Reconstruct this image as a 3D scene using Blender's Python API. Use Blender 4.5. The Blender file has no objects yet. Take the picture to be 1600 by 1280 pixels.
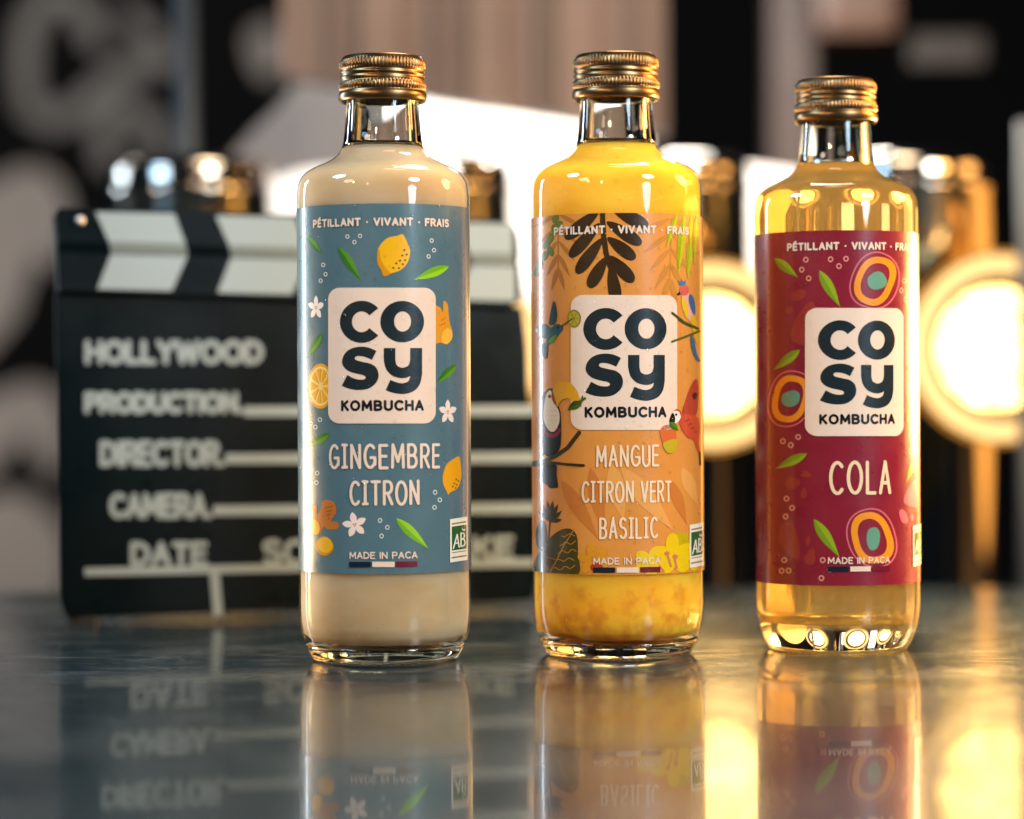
import bpy, bmesh, math, random
from mathutils import Vector, Matrix
from mathutils.geometry import tessellate_polygon

S = bpy.context.scene
COL = S.collection
R = math.radians
rnd = random.Random(7)

# ------------------------------------------------------------------ camera
F = 4340.0                 # focal length in photo pixels (photo is 1600 x 1280)
H = 0.092                  # camera height over the counter
cam_d = bpy.data.cameras.new('camera')
cam_d.sensor_fit = 'HORIZONTAL'
cam_d.sensor_width = 36.0
cam_d.lens = F / 1600.0 * 36.0
cam_d.clip_start = 0.05
cam_d.clip_end = 60
cam_d.dof.use_dof = True
cam_d.dof.focus_distance = 0.985
cam_d.dof.aperture_fstop = (cam_d.lens / 1000.0) / 0.0225
cam_d.dof.aperture_blades = 0
cam = bpy.data.objects.new('camera', cam_d)
COL.objects.link(cam)
M = Matrix.Translation((0, 0, H)) @ Matrix.Rotation(R(90) - 10.0 / F, 4, 'X') @ Matrix.Rotation(R(-0.3), 4, 'Z')
cam.matrix_world = M
S.camera = cam
MR = M.to_3x3()
O = Vector((0, 0, H))

# ------------------------------------------------------------------ world, render settings, lamps
w = bpy.data.worlds.new('World')
S.world = w
w.use_nodes = True
w.node_tree.nodes['Background'].inputs[0].default_value = (0.5, 0.75, 1.0, 1)
w.node_tree.nodes['Background'].inputs[1].default_value = 0.018
S.view_settings.view_transform = 'Standard'
S.view_settings.look = 'None'
S.view_settings.exposure = 0.0
S.view_settings.gamma = 1.0
S.view_settings.use_curve_mapping = False
cy = S.cycles
cy.use_denoising = True
cy.max_bounces = 14
cy.diffuse_bounces = 4
cy.glossy_bounces = 6
cy.transmission_bounces = 12
cy.transparent_max_bounces = 16
cy.caustics_reflective = True
cy.caustics_refractive = True
cy.blur_glossy = 0.6
cy.sample_clamp_indirect = 6.0


def lamp(name, loc, target, power, color, sx, sy=None):
    d = bpy.data.lights.new(name, 'AREA')
    d.energy = power
    d.color = color
    d.shape = 'RECTANGLE' if sy else 'DISK'
    d.size = sx
    if sy:
        d.size_y = sy
    o = bpy.data.objects.new(name, d)
    COL.objects.link(o)
    o.location = loc
    v = Vector(target) - Vector(loc)
    o.rotation_euler = v.to_track_quat('-Z', 'Y').to_euler()
    return o


WARM = (1.0, 0.62, 0.30)
COOL = (0.72, 0.87, 1.0)
NEUT = (1.0, 0.93, 0.84)
lamp('key_lamp', (0.85, 0.20, 0.85), (0.0, 1.0, 0.1), 19, (1.0, 0.94, 0.88), 0.34)
lamp('warm_left_lamp', (-0.95, 0.15, 0.75), (0.0, 1.0, 0.1), 3.2, (1.0, 0.74, 0.52), 0.30)
lamp('left_strip_lamp', (-1.0, 1.72, 0.30), (0.0, 1.0, 0.1), 8, COOL, 0.055, 0.60)
lamp('cool_top_lamp', (-0.75, 0.75, 0.80), (-0.25, 1.0, 0.0), 8, (0.42, 0.70, 1.0), 0.30)
lamp('right_warm_lamp', (0.95, 1.42, 0.30), (0.05, 1.0, 0.08), 7.5, (1.0, 0.46, 0.12), 0.42, 0.5)
lamp('spark_lamp', (-0.62, 0.25, 0.55), (-0.05, 1.0, 0.1), 2.2, WARM, 0.025)
lamp('spark_lamp', (-0.36, 0.02, 0.50), (-0.05, 1.0, 0.1), 1.6, WARM, 0.022)
lamp('back_top_fill', (0.12, 1.30, 0.85), (0.02, 1.0, 0.10), 8, (1.0, 0.80, 0.55), 0.30)  # added fill from above and behind, makes the cloudy drinks glow
lamp('cool_front_lamp', (0.88, -0.05, 0.42), (0.0, 1.1, 0.1), 5.0, (0.62, 0.82, 1.0), 0.30)
lamp('warm_counter_fill', (0.62, 1.12, 0.38), (0.25, 1.05, 0.0), 8, (1.0, 0.48, 0.12), 0.25)  # unseen light added to gild the right of the counter
lamp('low_left_fill', (-0.46, 1.20, 0.035), (-0.04, 1.0, 0.02), 2.4, (1.0, 0.66, 0.32), 0.07)  # added low light out of frame, lifts the left bottle's drink
lamp('low_right_fill', (0.37, 1.22, 0.12), (0.05, 1.0, 0.06), 4.0, (1.0, 0.64, 0.26), 0.10)  # added out of frame to brighten the lower drinks from the right
lamp('amber_rear_fill', (0.50, 1.62, 0.09), (0.22, 1.05, 0.0), 0.9, (1.0, 0.40, 0.07), 0.28)  # no fixture here: added for an orange glow across the counter
lamp('panel_fill', (0.06, 1.81, 0.50), (0.07, 1.90, 0.16), 10.0, (1.0, 0.95, 0.88), 0.30, 0.05)  # made-up source hidden behind the slats, whitens the panel
lamp('slat_fill', (0.10, 1.0, 1.15), (0.0, 1.72, 0.34), 1.4, (1.0, 0.68, 0.48), 0.3)  # added above the frame to brighten the slats
lamp('wall_fill', (-1.2, 2.6, 1.6), (-0.75, 4.2, 0.3), 16.0, (1.0, 0.92, 0.85), 0.3)  # unseen source added to light the lettering on the far wall


# ------------------------------------------------------------------ helpers
def lin(h):
    h = h.lstrip('#')
    out = []
    for i in (0, 2, 4):
        c = int(h[i:i + 2], 16) / 255.0
        out.append(c / 12.92 if c <= 0.04045 else ((c + 0.055) / 1.055) ** 2.4)
    return tuple(out) + (1.0,)


def ray(u, v):
    return (MR @ Vector(((u - 800) / F, -(v - 640) / F, -1.0)))


def at_y(u, v, Y):
    d = ray(u, v)
    return O + d * (Y / d.y)


def on_plane(u, v, P, N):
    d = ray(u, v)
    return O + d * ((P - O).dot(N) / d.dot(N))


def link(o, parent=None):
    COL.objects.link(o)
    if parent:
        o.parent = parent
    return o


def mesh_obj(name, bm, mats, parent=None, smooth=False):
    me = bpy.data.meshes.new(name)
    bm.to_mesh(me)
    bm.free()
    for m in (mats if isinstance(mats, (list, tuple)) else [mats]):
        me.materials.append(m)
    if smooth:
        for p in me.polygons:
            p.use_smooth = True
    return link(bpy.data.objects.new(name, me), parent)


def thing(name, label, cat, loc=(0, 0, 0), group=None):
    o = bpy.data.objects.new(name, None)
    COL.objects.link(o)
    o.location = loc
    o.empty_display_size = 0.02
    return tag(o, label, cat, group)


def tag(o, label, cat, group=None):
    o['label'] = label
    o['category'] = cat
    if group:
        o['group'] = group
    return o


def lathe(bm, prof, n=96, mi=0, rf=None, c=(0, 0, 0), close=False):
    """prof: list of (r, z); r = 0 makes a pole."""
    rings = []
    for k, (r, z) in enumerate(prof):
        if r <= 1e-9:
            rings.append([bm.verts.new((c[0], c[1], c[2] + z))])
            continue
        ring = []
        for i in range(n):
            a = 2 * math.pi * i / n
            rr, zz = (r, z) if rf is None else rf(r, z, a, k)
            ring.append(bm.verts.new((c[0] + rr * math.sin(a), c[1] - rr * math.cos(a), c[2] + zz)))
        rings.append(ring)
    pairs = list(zip(rings[:-1], rings[1:]))
    if close:
        pairs.append((rings[-1], rings[0]))
    for A, B in pairs:
        for i in range(n):
            j = (i + 1) % n
            if len(A) == 1 and len(B) == 1:
                continue
            if len(A) == 1:
                f = bm.faces.new((A[0], B[j], B[i]))
            elif len(B) == 1:
                f = bm.faces.new((A[i], A[j], B[0]))
            else:
                f = bm.faces.new((A[i], A[j], B[j], B[i]))
            f.material_index = mi
            f.smooth = True
    return bm


def box(bm, c, s, mi=0, bev=0.0):
    r = bmesh.ops.create_cube(bm, size=1.0)
    for v in r['verts']:
        v.co = Vector((c[0] + v.co.x * s[0], c[1] + v.co.y * s[1], c[2] + v.co.z * s[2]))
    if bev:
        es = list({e for v in r['verts'] for e in v.link_edges})
        bmesh.ops.bevel(bm, geom=es, offset=bev, segments=2, affect='EDGES', profile=0.7)
    return bm


def tube(bm, p0, p1, r, n=24, mi=0, caps=True):
    p0, p1 = Vector(p0), Vector(p1)
    d = (p1 - p0).normalized()
    q = d.to_track_quat('Z', 'Y').to_matrix()
    A, B = [], []
    for i in range(n):
        a = 2 * math.pi * i / n
        o = q @ Vector((math.cos(a) * r, math.sin(a) * r, 0))
        A.append(bm.verts.new(p0 + o))
        B.append(bm.verts.new(p1 + o))
    for i in range(n):
        j = (i + 1) % n
        f = bm.faces.new((A[i], A[j], B[j], B[i]))
        f.smooth = True
        f.material_index = mi
    if caps:
        bm.faces.new(A[::-1]).material_index = mi
        bm.faces.new(B).material_index = mi


def prism(bm, front, back, mi=0):
    """closed slab between two matching outlines"""
    A = [bm.verts.new(p) for p in front]
    B = [bm.verts.new(p) for p in back]
    n = len(A)
    bm.faces.new(A).material_index = mi
    bm.faces.new(B[::-1]).material_index = mi
    for i in range(n):
        j = (i + 1) % n
        bm.faces.new((A[j], A[i], B[i], B[j])).material_index = mi


# ------------------------------------------------------------------ materials
def new_mat(name):
    m = bpy.data.materials.new(name)
    m.use_nodes = True
    nt = m.node_tree
    nt.nodes.clear()
    out = nt.nodes.new('ShaderNodeOutputMaterial')
    return m, nt, out


def principled(name, color, rough=0.5, metal=0.0, spec=0.5, coat=0.0, coat_rough=0.1, bump=None, vary=None):
    m, nt, out = new_mat(name)
    p = nt.nodes.new('ShaderNodeBsdfPrincipled')
    nt.links.new(p.outputs[0], out.inputs[0])
    p.inputs['Base Color'].default_value = color
    p.inputs['Roughness'].default_value = rough
    p.inputs['Metallic'].default_value = metal
    p.inputs['Specular IOR Level'].default_value = spec
    p.inputs['Coat Weight'].default_value = coat
    p.inputs['Coat Roughness'].default_value = coat_rough
    if bump or vary:
        tc = nt.nodes.new('ShaderNodeTexCoord')
    if vary:                                  # (scale, roughness spread, colour spread)
        n = nt.nodes.new('ShaderNodeTexNoise')
        n.inputs['Scale'].default_value = vary[0]
        n.inputs['Detail'].default_value = 6
        nt.links.new(tc.outputs['Object'], n.inputs['Vector'])
        mr = nt.nodes.new('ShaderNodeMapRange')
        mr.inputs[1].default_value = 0.3
        mr.inputs[2].default_value = 0.7
        mr.inputs[3].default_value = max(0.02, rough - vary[1])
        mr.inputs[4].default_value = rough + vary[1]
        nt.links.new(n.outputs[0], mr.inputs[0])
        nt.links.new(mr.outputs[0], p.inputs['Roughness'])
        if vary[2]:
            mx = nt.nodes.new('ShaderNodeMix')
            mx.data_type = 'RGBA'
            a, b = 1 - vary[2], 1 + vary[2]
            mx.inputs[6].default_value = (color[0] * a, color[1] * a, color[2] * a, 1)
            mx.inputs[7].default_value = (min(1, color[0] * b), min(1, color[1] * b), min(1, color[2] * b), 1)
            nt.links.new(n.outputs[0], mx.inputs[0])
            nt.links.new(mx.outputs[2], p.inputs['Base Color'])
    if bump:                                  # (scale, strength)
        n2 = nt.nodes.new('ShaderNodeTexNoise')
        n2.inputs['Scale'].default_value = bump[0]
        n2.inputs['Detail'].default_value = 4
        nt.links.new(tc.outputs['Object'], n2.inputs['Vector'])
        b = nt.nodes.new('ShaderNodeBump')
        b.inputs['Strength'].default_value = bump[1]
        b.inputs['Distance'].default_value = 0.001
        nt.links.new(n2.outputs[0], b.inputs['Height'])
        nt.links.new(b.outputs[0], p.inputs['Normal'])
    return m


def glass(name, color=(1, 1, 1, 1), ior=1.5, rough=0.0):
    m, nt, out = new_mat(name)
    g = nt.nodes.new('ShaderNodeBsdfGlass')
    g.inputs['Color'].default_value = color
    g.inputs['IOR'].default_value = ior
    g.inputs['Roughness'].default_value = rough
    nt.links.new(g.outputs[0], out.inputs[0])
    return m


def thin_glass(name, ior=1.5, rough=0.04):
    """glass wall over cloudy drink: clear with a Fresnel sheen"""
    m, nt, out = new_mat(name)
    t = nt.nodes.new('ShaderNodeBsdfTransparent')
    t.inputs[0].default_value = (0.97, 0.985, 0.97, 1)
    g = nt.nodes.new('ShaderNodeBsdfGlossy')
    g.inputs['Roughness'].default_value = rough
    fr = nt.nodes.new('ShaderNodeFresnel')
    ge = nt.nodes.new('ShaderNodeNewGeometry')      # a wall this thin reflects the same from both sides
    io = nt.nodes.new('ShaderNodeMapRange')
    io.inputs[3].default_value = ior
    io.inputs[4].default_value = 1.0 / ior
    nt.links.new(ge.outputs['Backfacing'], io.inputs[0])
    nt.links.new(io.outputs[0], fr.inputs[0])
    mx = nt.nodes.new('ShaderNodeMixShader')
    nt.links.new(fr.outputs[0], mx.inputs[0])
    nt.links.new(t.outputs[0], mx.inputs[1])
    nt.links.new(g.outputs[0], mx.inputs[2])
    nt.links.new(mx.outputs[0], out.inputs[0])
    return m


def cloudy(name, c1, c2, tr, sediment=None):
    m, nt, out = new_mat(name)
    tc = nt.nodes.new('ShaderNodeTexCoord')
    n = nt.nodes.new('ShaderNodeTexNoise')
    n.inputs['Scale'].default_value = 30
    n.inputs['Detail'].default_value = 3
    mp = nt.nodes.new('ShaderNodeMapping')
    mp.inputs['Scale'].default_value = (1, 1, 2.2)
    nt.links.new(tc.outputs['Object'], mp.inputs[0])
    nt.links.new(mp.outputs[0], n.inputs['Vector'])
    mx = nt.nodes.new('ShaderNodeMix')
    mx.data_type = 'RGBA'
    mx.inputs[6].default_value = c1
    mx.inputs[7].default_value = c2
    rc = nt.nodes.new('ShaderNodeMapRange')
    rc.inputs[1].default_value = 0.34
    rc.inputs[2].default_value = 0.66
    nt.links.new(n.outputs[0], rc.inputs[0])
    nt.links.new(rc.outputs[0], mx.inputs[0])
    colour = mx.outputs[2]
    if sediment:                              # pulp that has settled at the bottom of the drink
        n2 = nt.nodes.new('ShaderNodeTexNoise')
        n2.inputs['Scale'].default_value = 170
        n2.inputs['Detail'].default_value = 5
        nt.links.new(tc.outputs['Object'], n2.inputs['Vector'])
        sx = nt.nodes.new('ShaderNodeSeparateXYZ')
        nt.links.new(tc.outputs['Object'], sx.inputs[0])
        mr = nt.nodes.new('ShaderNodeMapRange')
        mr.inputs[1].default_value = 0.004
        mr.inputs[2].default_value = 0.034
        mr.inputs[3].default_value = 0.16
        mr.inputs[4].default_value = -0.16
        nt.links.new(sx.outputs[2], mr.inputs[0])
        ad = nt.nodes.new('ShaderNodeMath')
        nt.links.new(n2.outputs[0], ad.inputs[0])
        nt.links.new(mr.outputs[0], ad.inputs[1])
        rp = nt.nodes.new('ShaderNodeMapRange')
        rp.inputs[1].default_value = 0.46
        rp.inputs[2].default_value = 0.80
        nt.links.new(ad.outputs[0], rp.inputs[0])
        m2 = nt.nodes.new('ShaderNodeMix')
        m2.data_type = 'RGBA'
        m2.inputs[7].default_value = sediment
        nt.links.new(rp.outputs[0], m2.inputs[0])
        nt.links.new(colour, m2.inputs[6])
        colour = m2.outputs[2]
    p = nt.nodes.new('ShaderNodeBsdfPrincipled')       # light soaks into the cloudy drink and comes out again
    nt.links.new(colour, p.inputs['Base Color'])
    p.inputs['Roughness'].default_value = 0.5
    p.inputs['Specular IOR Level'].default_value = 0.07
    p.inputs['Subsurface Weight'].default_value = 1.0
    p.inputs['Subsurface Radius'].default_value = (1.0, 0.72, 0.45)
    p.inputs['Subsurface Scale'].default_value = tr
    nt.links.new(p.outputs[0], out.inputs[0])
    return m


def emitter(name, color, strength):
    m, nt, out = new_mat(name)
    e = nt.nodes.new('ShaderNodeEmission')
    e.inputs[0].default_value = color
    e.inputs[1].default_value = strength
    nt.links.new(e.outputs[0], out.inputs[0])
    return m


LABEL_MATS = {}


def ink(hexc):
    if hexc not in LABEL_MATS:
        LABEL_MATS[hexc] = principled('label_ink_' + hexc, lin(hexc), rough=0.30, spec=0.4, coat=0.6, coat_rough=0.09,
                                      bump=(900, 0.05), vary=(120, 0.05, 0.05))
    return LABEL_MATS[hexc]


M_GLASS = glass('clear_glass', (0.97, 0.99, 0.98, 1), 1.5)
M_THIN = thin_glass('glass_wall')
M_CAP = principled('gold_metal', (0.155, 0.094, 0.043, 1), 0.32, 1.0, vary=(60, 0.06, 0.08))
M_DROP = thin_glass('water_drop', 1.5, 0.03)
M_BLACK = principled('black_board_paint', (0.0015, 0.0055, 0.0085, 1), 0.32, spec=0.11, vary=(25, 0.08, 0.2))
M_WHITE = principled('white_board_paint', (0.205, 0.29, 0.335, 1), 0.5)
M_CHROME = principled('chrome', (0.32, 0.30, 0.27, 1), 0.12, 1.0, vary=(8, 0.04, 0.05))
M_BRASS = principled('brass', (0.62, 0.42, 0.16, 1), 0.22, 1.0)
M_STEEL = principled('brushed_steel', (0.55, 0.56, 0.58, 1), 0.3, 1.0)
M_FLANGE = principled('dark_steel', (0.22, 0.21, 0.20, 1), 0.38, 1.0)
M_RUBBER = principled('black_rubber', (0.02, 0.02, 0.02, 1), 0.7)


# ------------------------------------------------------------------ setting: counter and walls
def counter_mat():
    m, nt, out = new_mat('wet_dark_counter')
    p = nt.nodes.new('ShaderNodeBsdfPrincipled')
    nt.links.new(p.outputs[0], out.inputs[0])
    p.inputs['Specular IOR Level'].default_value = 0.07
    tc = nt.nodes.new('ShaderNodeTexCoord')

    def noise(scale, sc=(1, 1, 1), det=5, dist=0.0, rot=0.0):
        mp = nt.nodes.new('ShaderNodeMapping')
        mp.inputs['Scale'].default_value = sc
        mp.inputs['Rotation'].default_value = (0, 0, rot)
        n = nt.nodes.new('ShaderNodeTexNoise')
        n.inputs['Scale'].default_value = scale
        n.inputs['Detail'].default_value = det
        n.inputs['Distortion'].default_value = dist
        nt.links.new(tc.outputs['Object'], mp.inputs[0])
        nt.links.new(mp.outputs[0], n.inputs['Vector'])
        return n.outputs[0]

    def ramp(x, a, b, lo, hi):
        r = nt.nodes.new('ShaderNodeMapRange')
        r.inputs[1].default_value = a
        r.inputs[2].default_value = b
        r.inputs[3].default_value = lo
        r.inputs[4].default_value = hi
        nt.links.new(x, r.inputs[0])
        return r.outputs[0]

    def math2(op, a, b):
        k = nt.nodes.new('ShaderNodeMath')
        k.operation = op
        for i, q in enumerate((a, b)):
            if isinstance(q, float):
                k.inputs[i].default_value = q
            else:
                nt.links.new(q, k.inputs[i])
        return k.outputs[0]
    smear = ramp(noise(20, (0.8, 0.5, 1), 9, 1.2, 0.25), 0.46, 0.74, 0.0, 1.0)
    ridge = math2('ABSOLUTE', math2('SUBTRACT', noise(48, (0.45, 1.7, 1), 8, 2.4, 0.2), 0.5), 0.0)
    wisp = math2('MULTIPLY', ramp(ridge, 0.0, 0.020, 1.0, 0.0), ramp(noise(13, (1, 1, 1), 4), 0.45, 0.62, 0.0, 1.0))
    scr = math2('MULTIPLY', ramp(noise(420, (0.06, 1.5, 1), 3, 0.3, 0.12), 0.57, 0.66, 0.0, 1.0), ramp(noise(30, (1, 1, 1), 3), 0.45, 0.6, 0.0, 1.0))
    scr2 = math2('MULTIPLY', ramp(noise(380, (0.06, 1.5, 1), 3, 0.3, -0.75), 0.58, 0.67, 0.0, 1.0), ramp(noise(22, (1, 1, 1), 3), 0.48, 0.6, 0.0, 1.0))
    marks = math2('MAXIMUM', wisp, math2('MAXIMUM', scr, scr2))
    p.inputs['Metallic'].default_value = 0.05
    nt.links.new(ramp(smear, 0.0, 1.0, 0.20, 0.30), p.inputs['Roughness'])
    p.inputs['Coat Weight'].default_value = 0.6
    p.inputs['Coat IOR'].default_value = 1.42
    nt.links.new(ramp(math2('ADD', math2('MULTIPLY', smear, 0.12), math2('MULTIPLY', marks, 0.45)), 0.0, 1.0, 0.022, 0.28), p.inputs['Coat Roughness'])
    mx = nt.nodes.new('ShaderNodeMix')
    mx.data_type = 'RGBA'
    mx.inputs[6].default_value = (0.010, 0.022, 0.031, 1)
    mx.inputs[7].default_value = (0.22, 0.27, 0.31, 1)
    nt.links.new(math2('ADD', math2('MULTIPLY', smear, 0.02), math2('MULTIPLY', marks, 0.55)), mx.inputs[0])
    nt.links.new(mx.outputs[2], p.inputs['Base Color'])
    h = math2('ADD', math2('MULTIPLY', marks, 0.5), math2('MULTIPLY', noise(9, (1, 0.6, 1), 1), 0.5))
    b = nt.nodes.new('ShaderNodeBump')
    b.inputs['Strength'].default_value = 0.06
    b.inputs['Distance'].default_value = 0.0015
    nt.links.new(h, b.inputs['Height'])
    nt.links.new(b.outputs[0], p.inputs['Normal'])
    nt.links.new(b.outputs[0], p.inputs['Coat Normal'])
    return m


bm = bmesh.new()
box(bm, (0.0, 0.765, -0.02), (2.6, 1.23, 0.04), bev=0.004)
o = mesh_obj('counter_top', bm, counter_mat())
o['kind'] = 'structure'
bm = bmesh.new()
box(bm, (0.0, 1.72, -0.14), (2.6, 0.60, 0.04), bev=0.004)
o = mesh_obj('back_counter', bm, principled('dark_back_counter', (0.02, 0.018, 0.016, 1), 0.4, vary=(10, 0.1, 0.3)))
o['kind'] = 'structure'


def wall_mat():
    return principled('dark_wall_paint', (0.0045, 0.005, 0.0055, 1), 0.8, spec=0.1, vary=(1.6, 0.1, 0.5), bump=(30, 0.3))


WY = 4.2
bm = bmesh.new()
box(bm, (0.2, WY + 0.06, 0.4), (5.2, 0.12, 3.2))
wall = tag(thing('painted_wall', 'dark wall with pale painted lettering at the far back', 'wall', (0, WY, 0)), 'dark wall with pale painted lettering at the far back', 'wall')
wm = mesh_obj('wall_face', bm, wall_mat(), wall)
wm.location = (0, -WY, 0)


# ---------------------------------------------------------------- 2-D shape tools
def catmull(pts, n=8):
    """closed outline; points with a third item are corners"""
    cor = [len(p) > 2 for p in pts]
    P = [Vector((p[0], p[1])) for p in pts]
    N = len(P)
    out = []
    for i in range(N):
        p1, p2 = P[i], P[(i + 1) % N]
        p0 = P[i - 1] if not cor[i] else p1 - (p2 - p1) * 0.5
        p3 = P[(i + 2) % N] if not cor[(i + 1) % N] else p2 + (p2 - p1) * 0.5
        for k in range(n):
            t = k / n
            a = 2 * p1
            b = (p2 - p0) * t
            c = (2 * p0 - 5 * p1 + 4 * p2 - p3) * t * t
            d = (3 * p1 - p0 - 3 * p2 + p3) * t ** 3
            out.append(tuple((a + b + c + d) * 0.5))
    return out


def ell(cx, cy_, rx, ry, a0=0, a1=360, n=36, tilt=0):
    out = []
    full = abs(a1 - a0) >= 360
    for i in range(n if full else n + 1):
        a = R(a0 + (a1 - a0) * i / n)
        x, y = rx * math.cos(a), ry * math.sin(a)
        t = R(tilt)
        out.append((cx + x * math.cos(t) - y * math.sin(t), cy_ + x * math.sin(t) + y * math.cos(t)))
    return out


def rrect(x0, y0, x1, y1, r, n=10):
    out = []
    for cx, cy_, a in ((x1 - r, y1 - r, 0), (x0 + r, y1 - r, 90), (x0 + r, y0 + r, 180), (x1 - r, y0 + r, 270)):
        for i in range(n + 1):
            t = R(a + 90 * i / n)
            out.append((cx + r * math.cos(t), cy_ + r * math.sin(t)))
    return out


def blob(cx, cy_, rx, ry, tilt=0, sq=2.6, wob=0.0, seed=0, n=40):
    """superellipse with a little hand-drawn wobble"""
    g = random.Random(seed)
    ph = [g.uniform(0, 6.28) for _ in range(3)]
    out = []
    for i in range(n):
        a = 2 * math.pi * i / n
        ca, sa = math.cos(a), math.sin(a)
        k = (abs(ca) ** sq + abs(sa) ** sq) ** (-1 / sq)
        k *= 1 + wob * (math.sin(2 * a + ph[0]) + 0.6 * math.sin(3 * a + ph[1]))
        x, y = rx * k * ca, ry * k * sa
        t = R(tilt)
        out.append((cx + x * math.cos(t) - y * math.sin(t), cy_ + x * math.sin(t) + y * math.cos(t)))
    return out


def leaf(p0, p1, wd, bias=0.45, n=10):
    """pointed leaf between two tips"""
    a, b = Vector(p0), Vector(p1)
    d = b - a
    nrm = Vector((-d.y, d.x)).normalized()
    up, dn = [], []
    for i in range(n + 1):
        t = i / n
        k = math.sin(math.pi * t ** (0.75 if bias < 0.5 else 1.3)) ** 1.15
        up.append(tuple(a + d * t + nrm * (wd * 0.5 * k)))
        dn.append(tuple(a + d * t - nrm * (wd * 0.5 * k)))
    return up + dn[-2:0:-1], up + [up[0]], [tuple(a), tuple(a + d * 0.5 + nrm * wd * 0.03), tuple(b)]


def arc(cx, cy_, rx, ry, a0, a1, n=14):
    return [(cx + rx * math.cos(R(a0 + (a1 - a0) * i / n)), cy_ + ry * math.sin(R(a0 + (a1 - a0) * i / n))) for i in range(n + 1)]


W6 = 0.6
GL = {
    'A': (.62, [[(0, 0), (.31, 1)], [(.31, 1), (.62, 0)], [(.11, .32), (.51, .32)]]),
    'B': (.56, [[(0, 0), (0, 1)], [(0, 1), (.26, 1)] + arc(.26, .76, .25, .24, 90, -90)[1:] + [(0, .52)],
                [(0, .52), (.28, .52)] + arc(.28, .26, .28, .26, 90, -90)[1:] + [(0, 0)]]),
    'C': (.62, [arc(.36, .5, .36, .5, 48, 312, 26)]),
    'D': (.62, [[(0, 0), (0, 1)], [(0, 1), (.2, 1)] + arc(.2, .5, .42, .5, 90, -90, 20)[1:] + [(0, 0)]]),
    'E': (.48, [[(0, 0), (0, 1)], [(0, 1), (.48, 1)], [(0, .52), (.42, .52)], [(0, 0), (.48, 0)]]),
    'É': (.48, [[(0, 0), (0, 1)], [(0, 1), (.48, 1)], [(0, .52), (.42, .52)], [(0, 0), (.48, 0)], [(.17, 1.2), (.34, 1.36)]]),
    'F': (.46, [[(0, 0), (0, 1)], [(0, 1), (.46, 1)], [(0, .52), (.4, .52)]]),
    'G': (.66, [arc(.36, .5, .36, .5, 48, 340, 28), [(.40, .44), (.68, .44)], [(.68, .44), (.68, .14)]]),
    'H': (.58, [[(0, 0), (0, 1)], [(.58, 0), (.58, 1)], [(0, .52), (.58, .52)]]),
    'I': (.02, [[(.01, 0), (.01, 1)]]),
    'i': (.30, [[(.15, 0), (.15, 1)], [(0, 1), (.3, .99)], [(0, 0), (.3, .01)]]),
    'K': (.54, [[(0, 0), (0, 1)], [(.5, 1), (.04, .48)], [(.18, .58), (.54, 0)]]),
    'L': (.44, [[(0, 0), (0, 1)], [(0, 0), (.44, 0)]]),
    'M': (.74, [[(0, 0), (.04, 1)], [(.04, 1), (.37, .25)], [(.37, .25), (.70, 1)], [(.70, 1), (.74, 0)]]),
    'N': (.58, [[(0, 0), (0, 1)], [(0, 1), (.58, 0)], [(.58, 0), (.58, 1)]]),
    'O': (.72, [arc(.36, .5, .36, .5, 90, 450, 28)]),
    'P': (.54, [[(0, 0), (0, 1)], [(0, 1), (.27, 1)] + arc(.27, .73, .27, .27, 90, -90)[1:] + [(0, .46)]]),
    'Q': (.72, [arc(.36, .5, .36, .5, 90, 450, 28), [(.45, .25), (.7, -.05)]]),
    'R': (.56, [[(0, 0), (0, 1)], [(0, 1), (.27, 1)] + arc(.27, .74, .27, .26, 90, -90)[1:] + [(0, .48)], [(.24, .48), (.56, 0)]]),
    'S': (.54, [arc(.28, .76, .26, .24, 35, 270, 18) + arc(.27, .26, .27, .26, 90, -145, 18)[1:]]),
    'T': (.56, [[(.28, 0), (.28, 1)], [(0, 1), (.56, 1)]]),
    'U': (.58, [[(0, 1), (0, .3)] + arc(.29, .3, .29, .3, 180, 360, 16)[1:] + [(.58, 1)]]),
    'V': (.60, [[(0, 1), (.3, 0)], [(.3, 0), (.6, 1)]]),
    'W': (.86, [[(0, 1), (.2, 0)], [(.2, 0), (.43, .9)], [(.43, .9), (.66, 0)], [(.66, 0), (.86, 1)]]),
    'X': (.56, [[(0, 0), (.56, 1)], [(0, 1), (.56, 0)]]),
    'Y': (.58, [[(0, 1), (.29, .46)], [(.58, 1), (.29, .46)], [(.29, .46), (.29, 0)]]),
    '.': (.02, [[(.0, .0), (.02, 0)]]),
    '·': (.02, [[(.0, .46), (.02, .46)]]),
    ' ': (.22, []),
}


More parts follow.
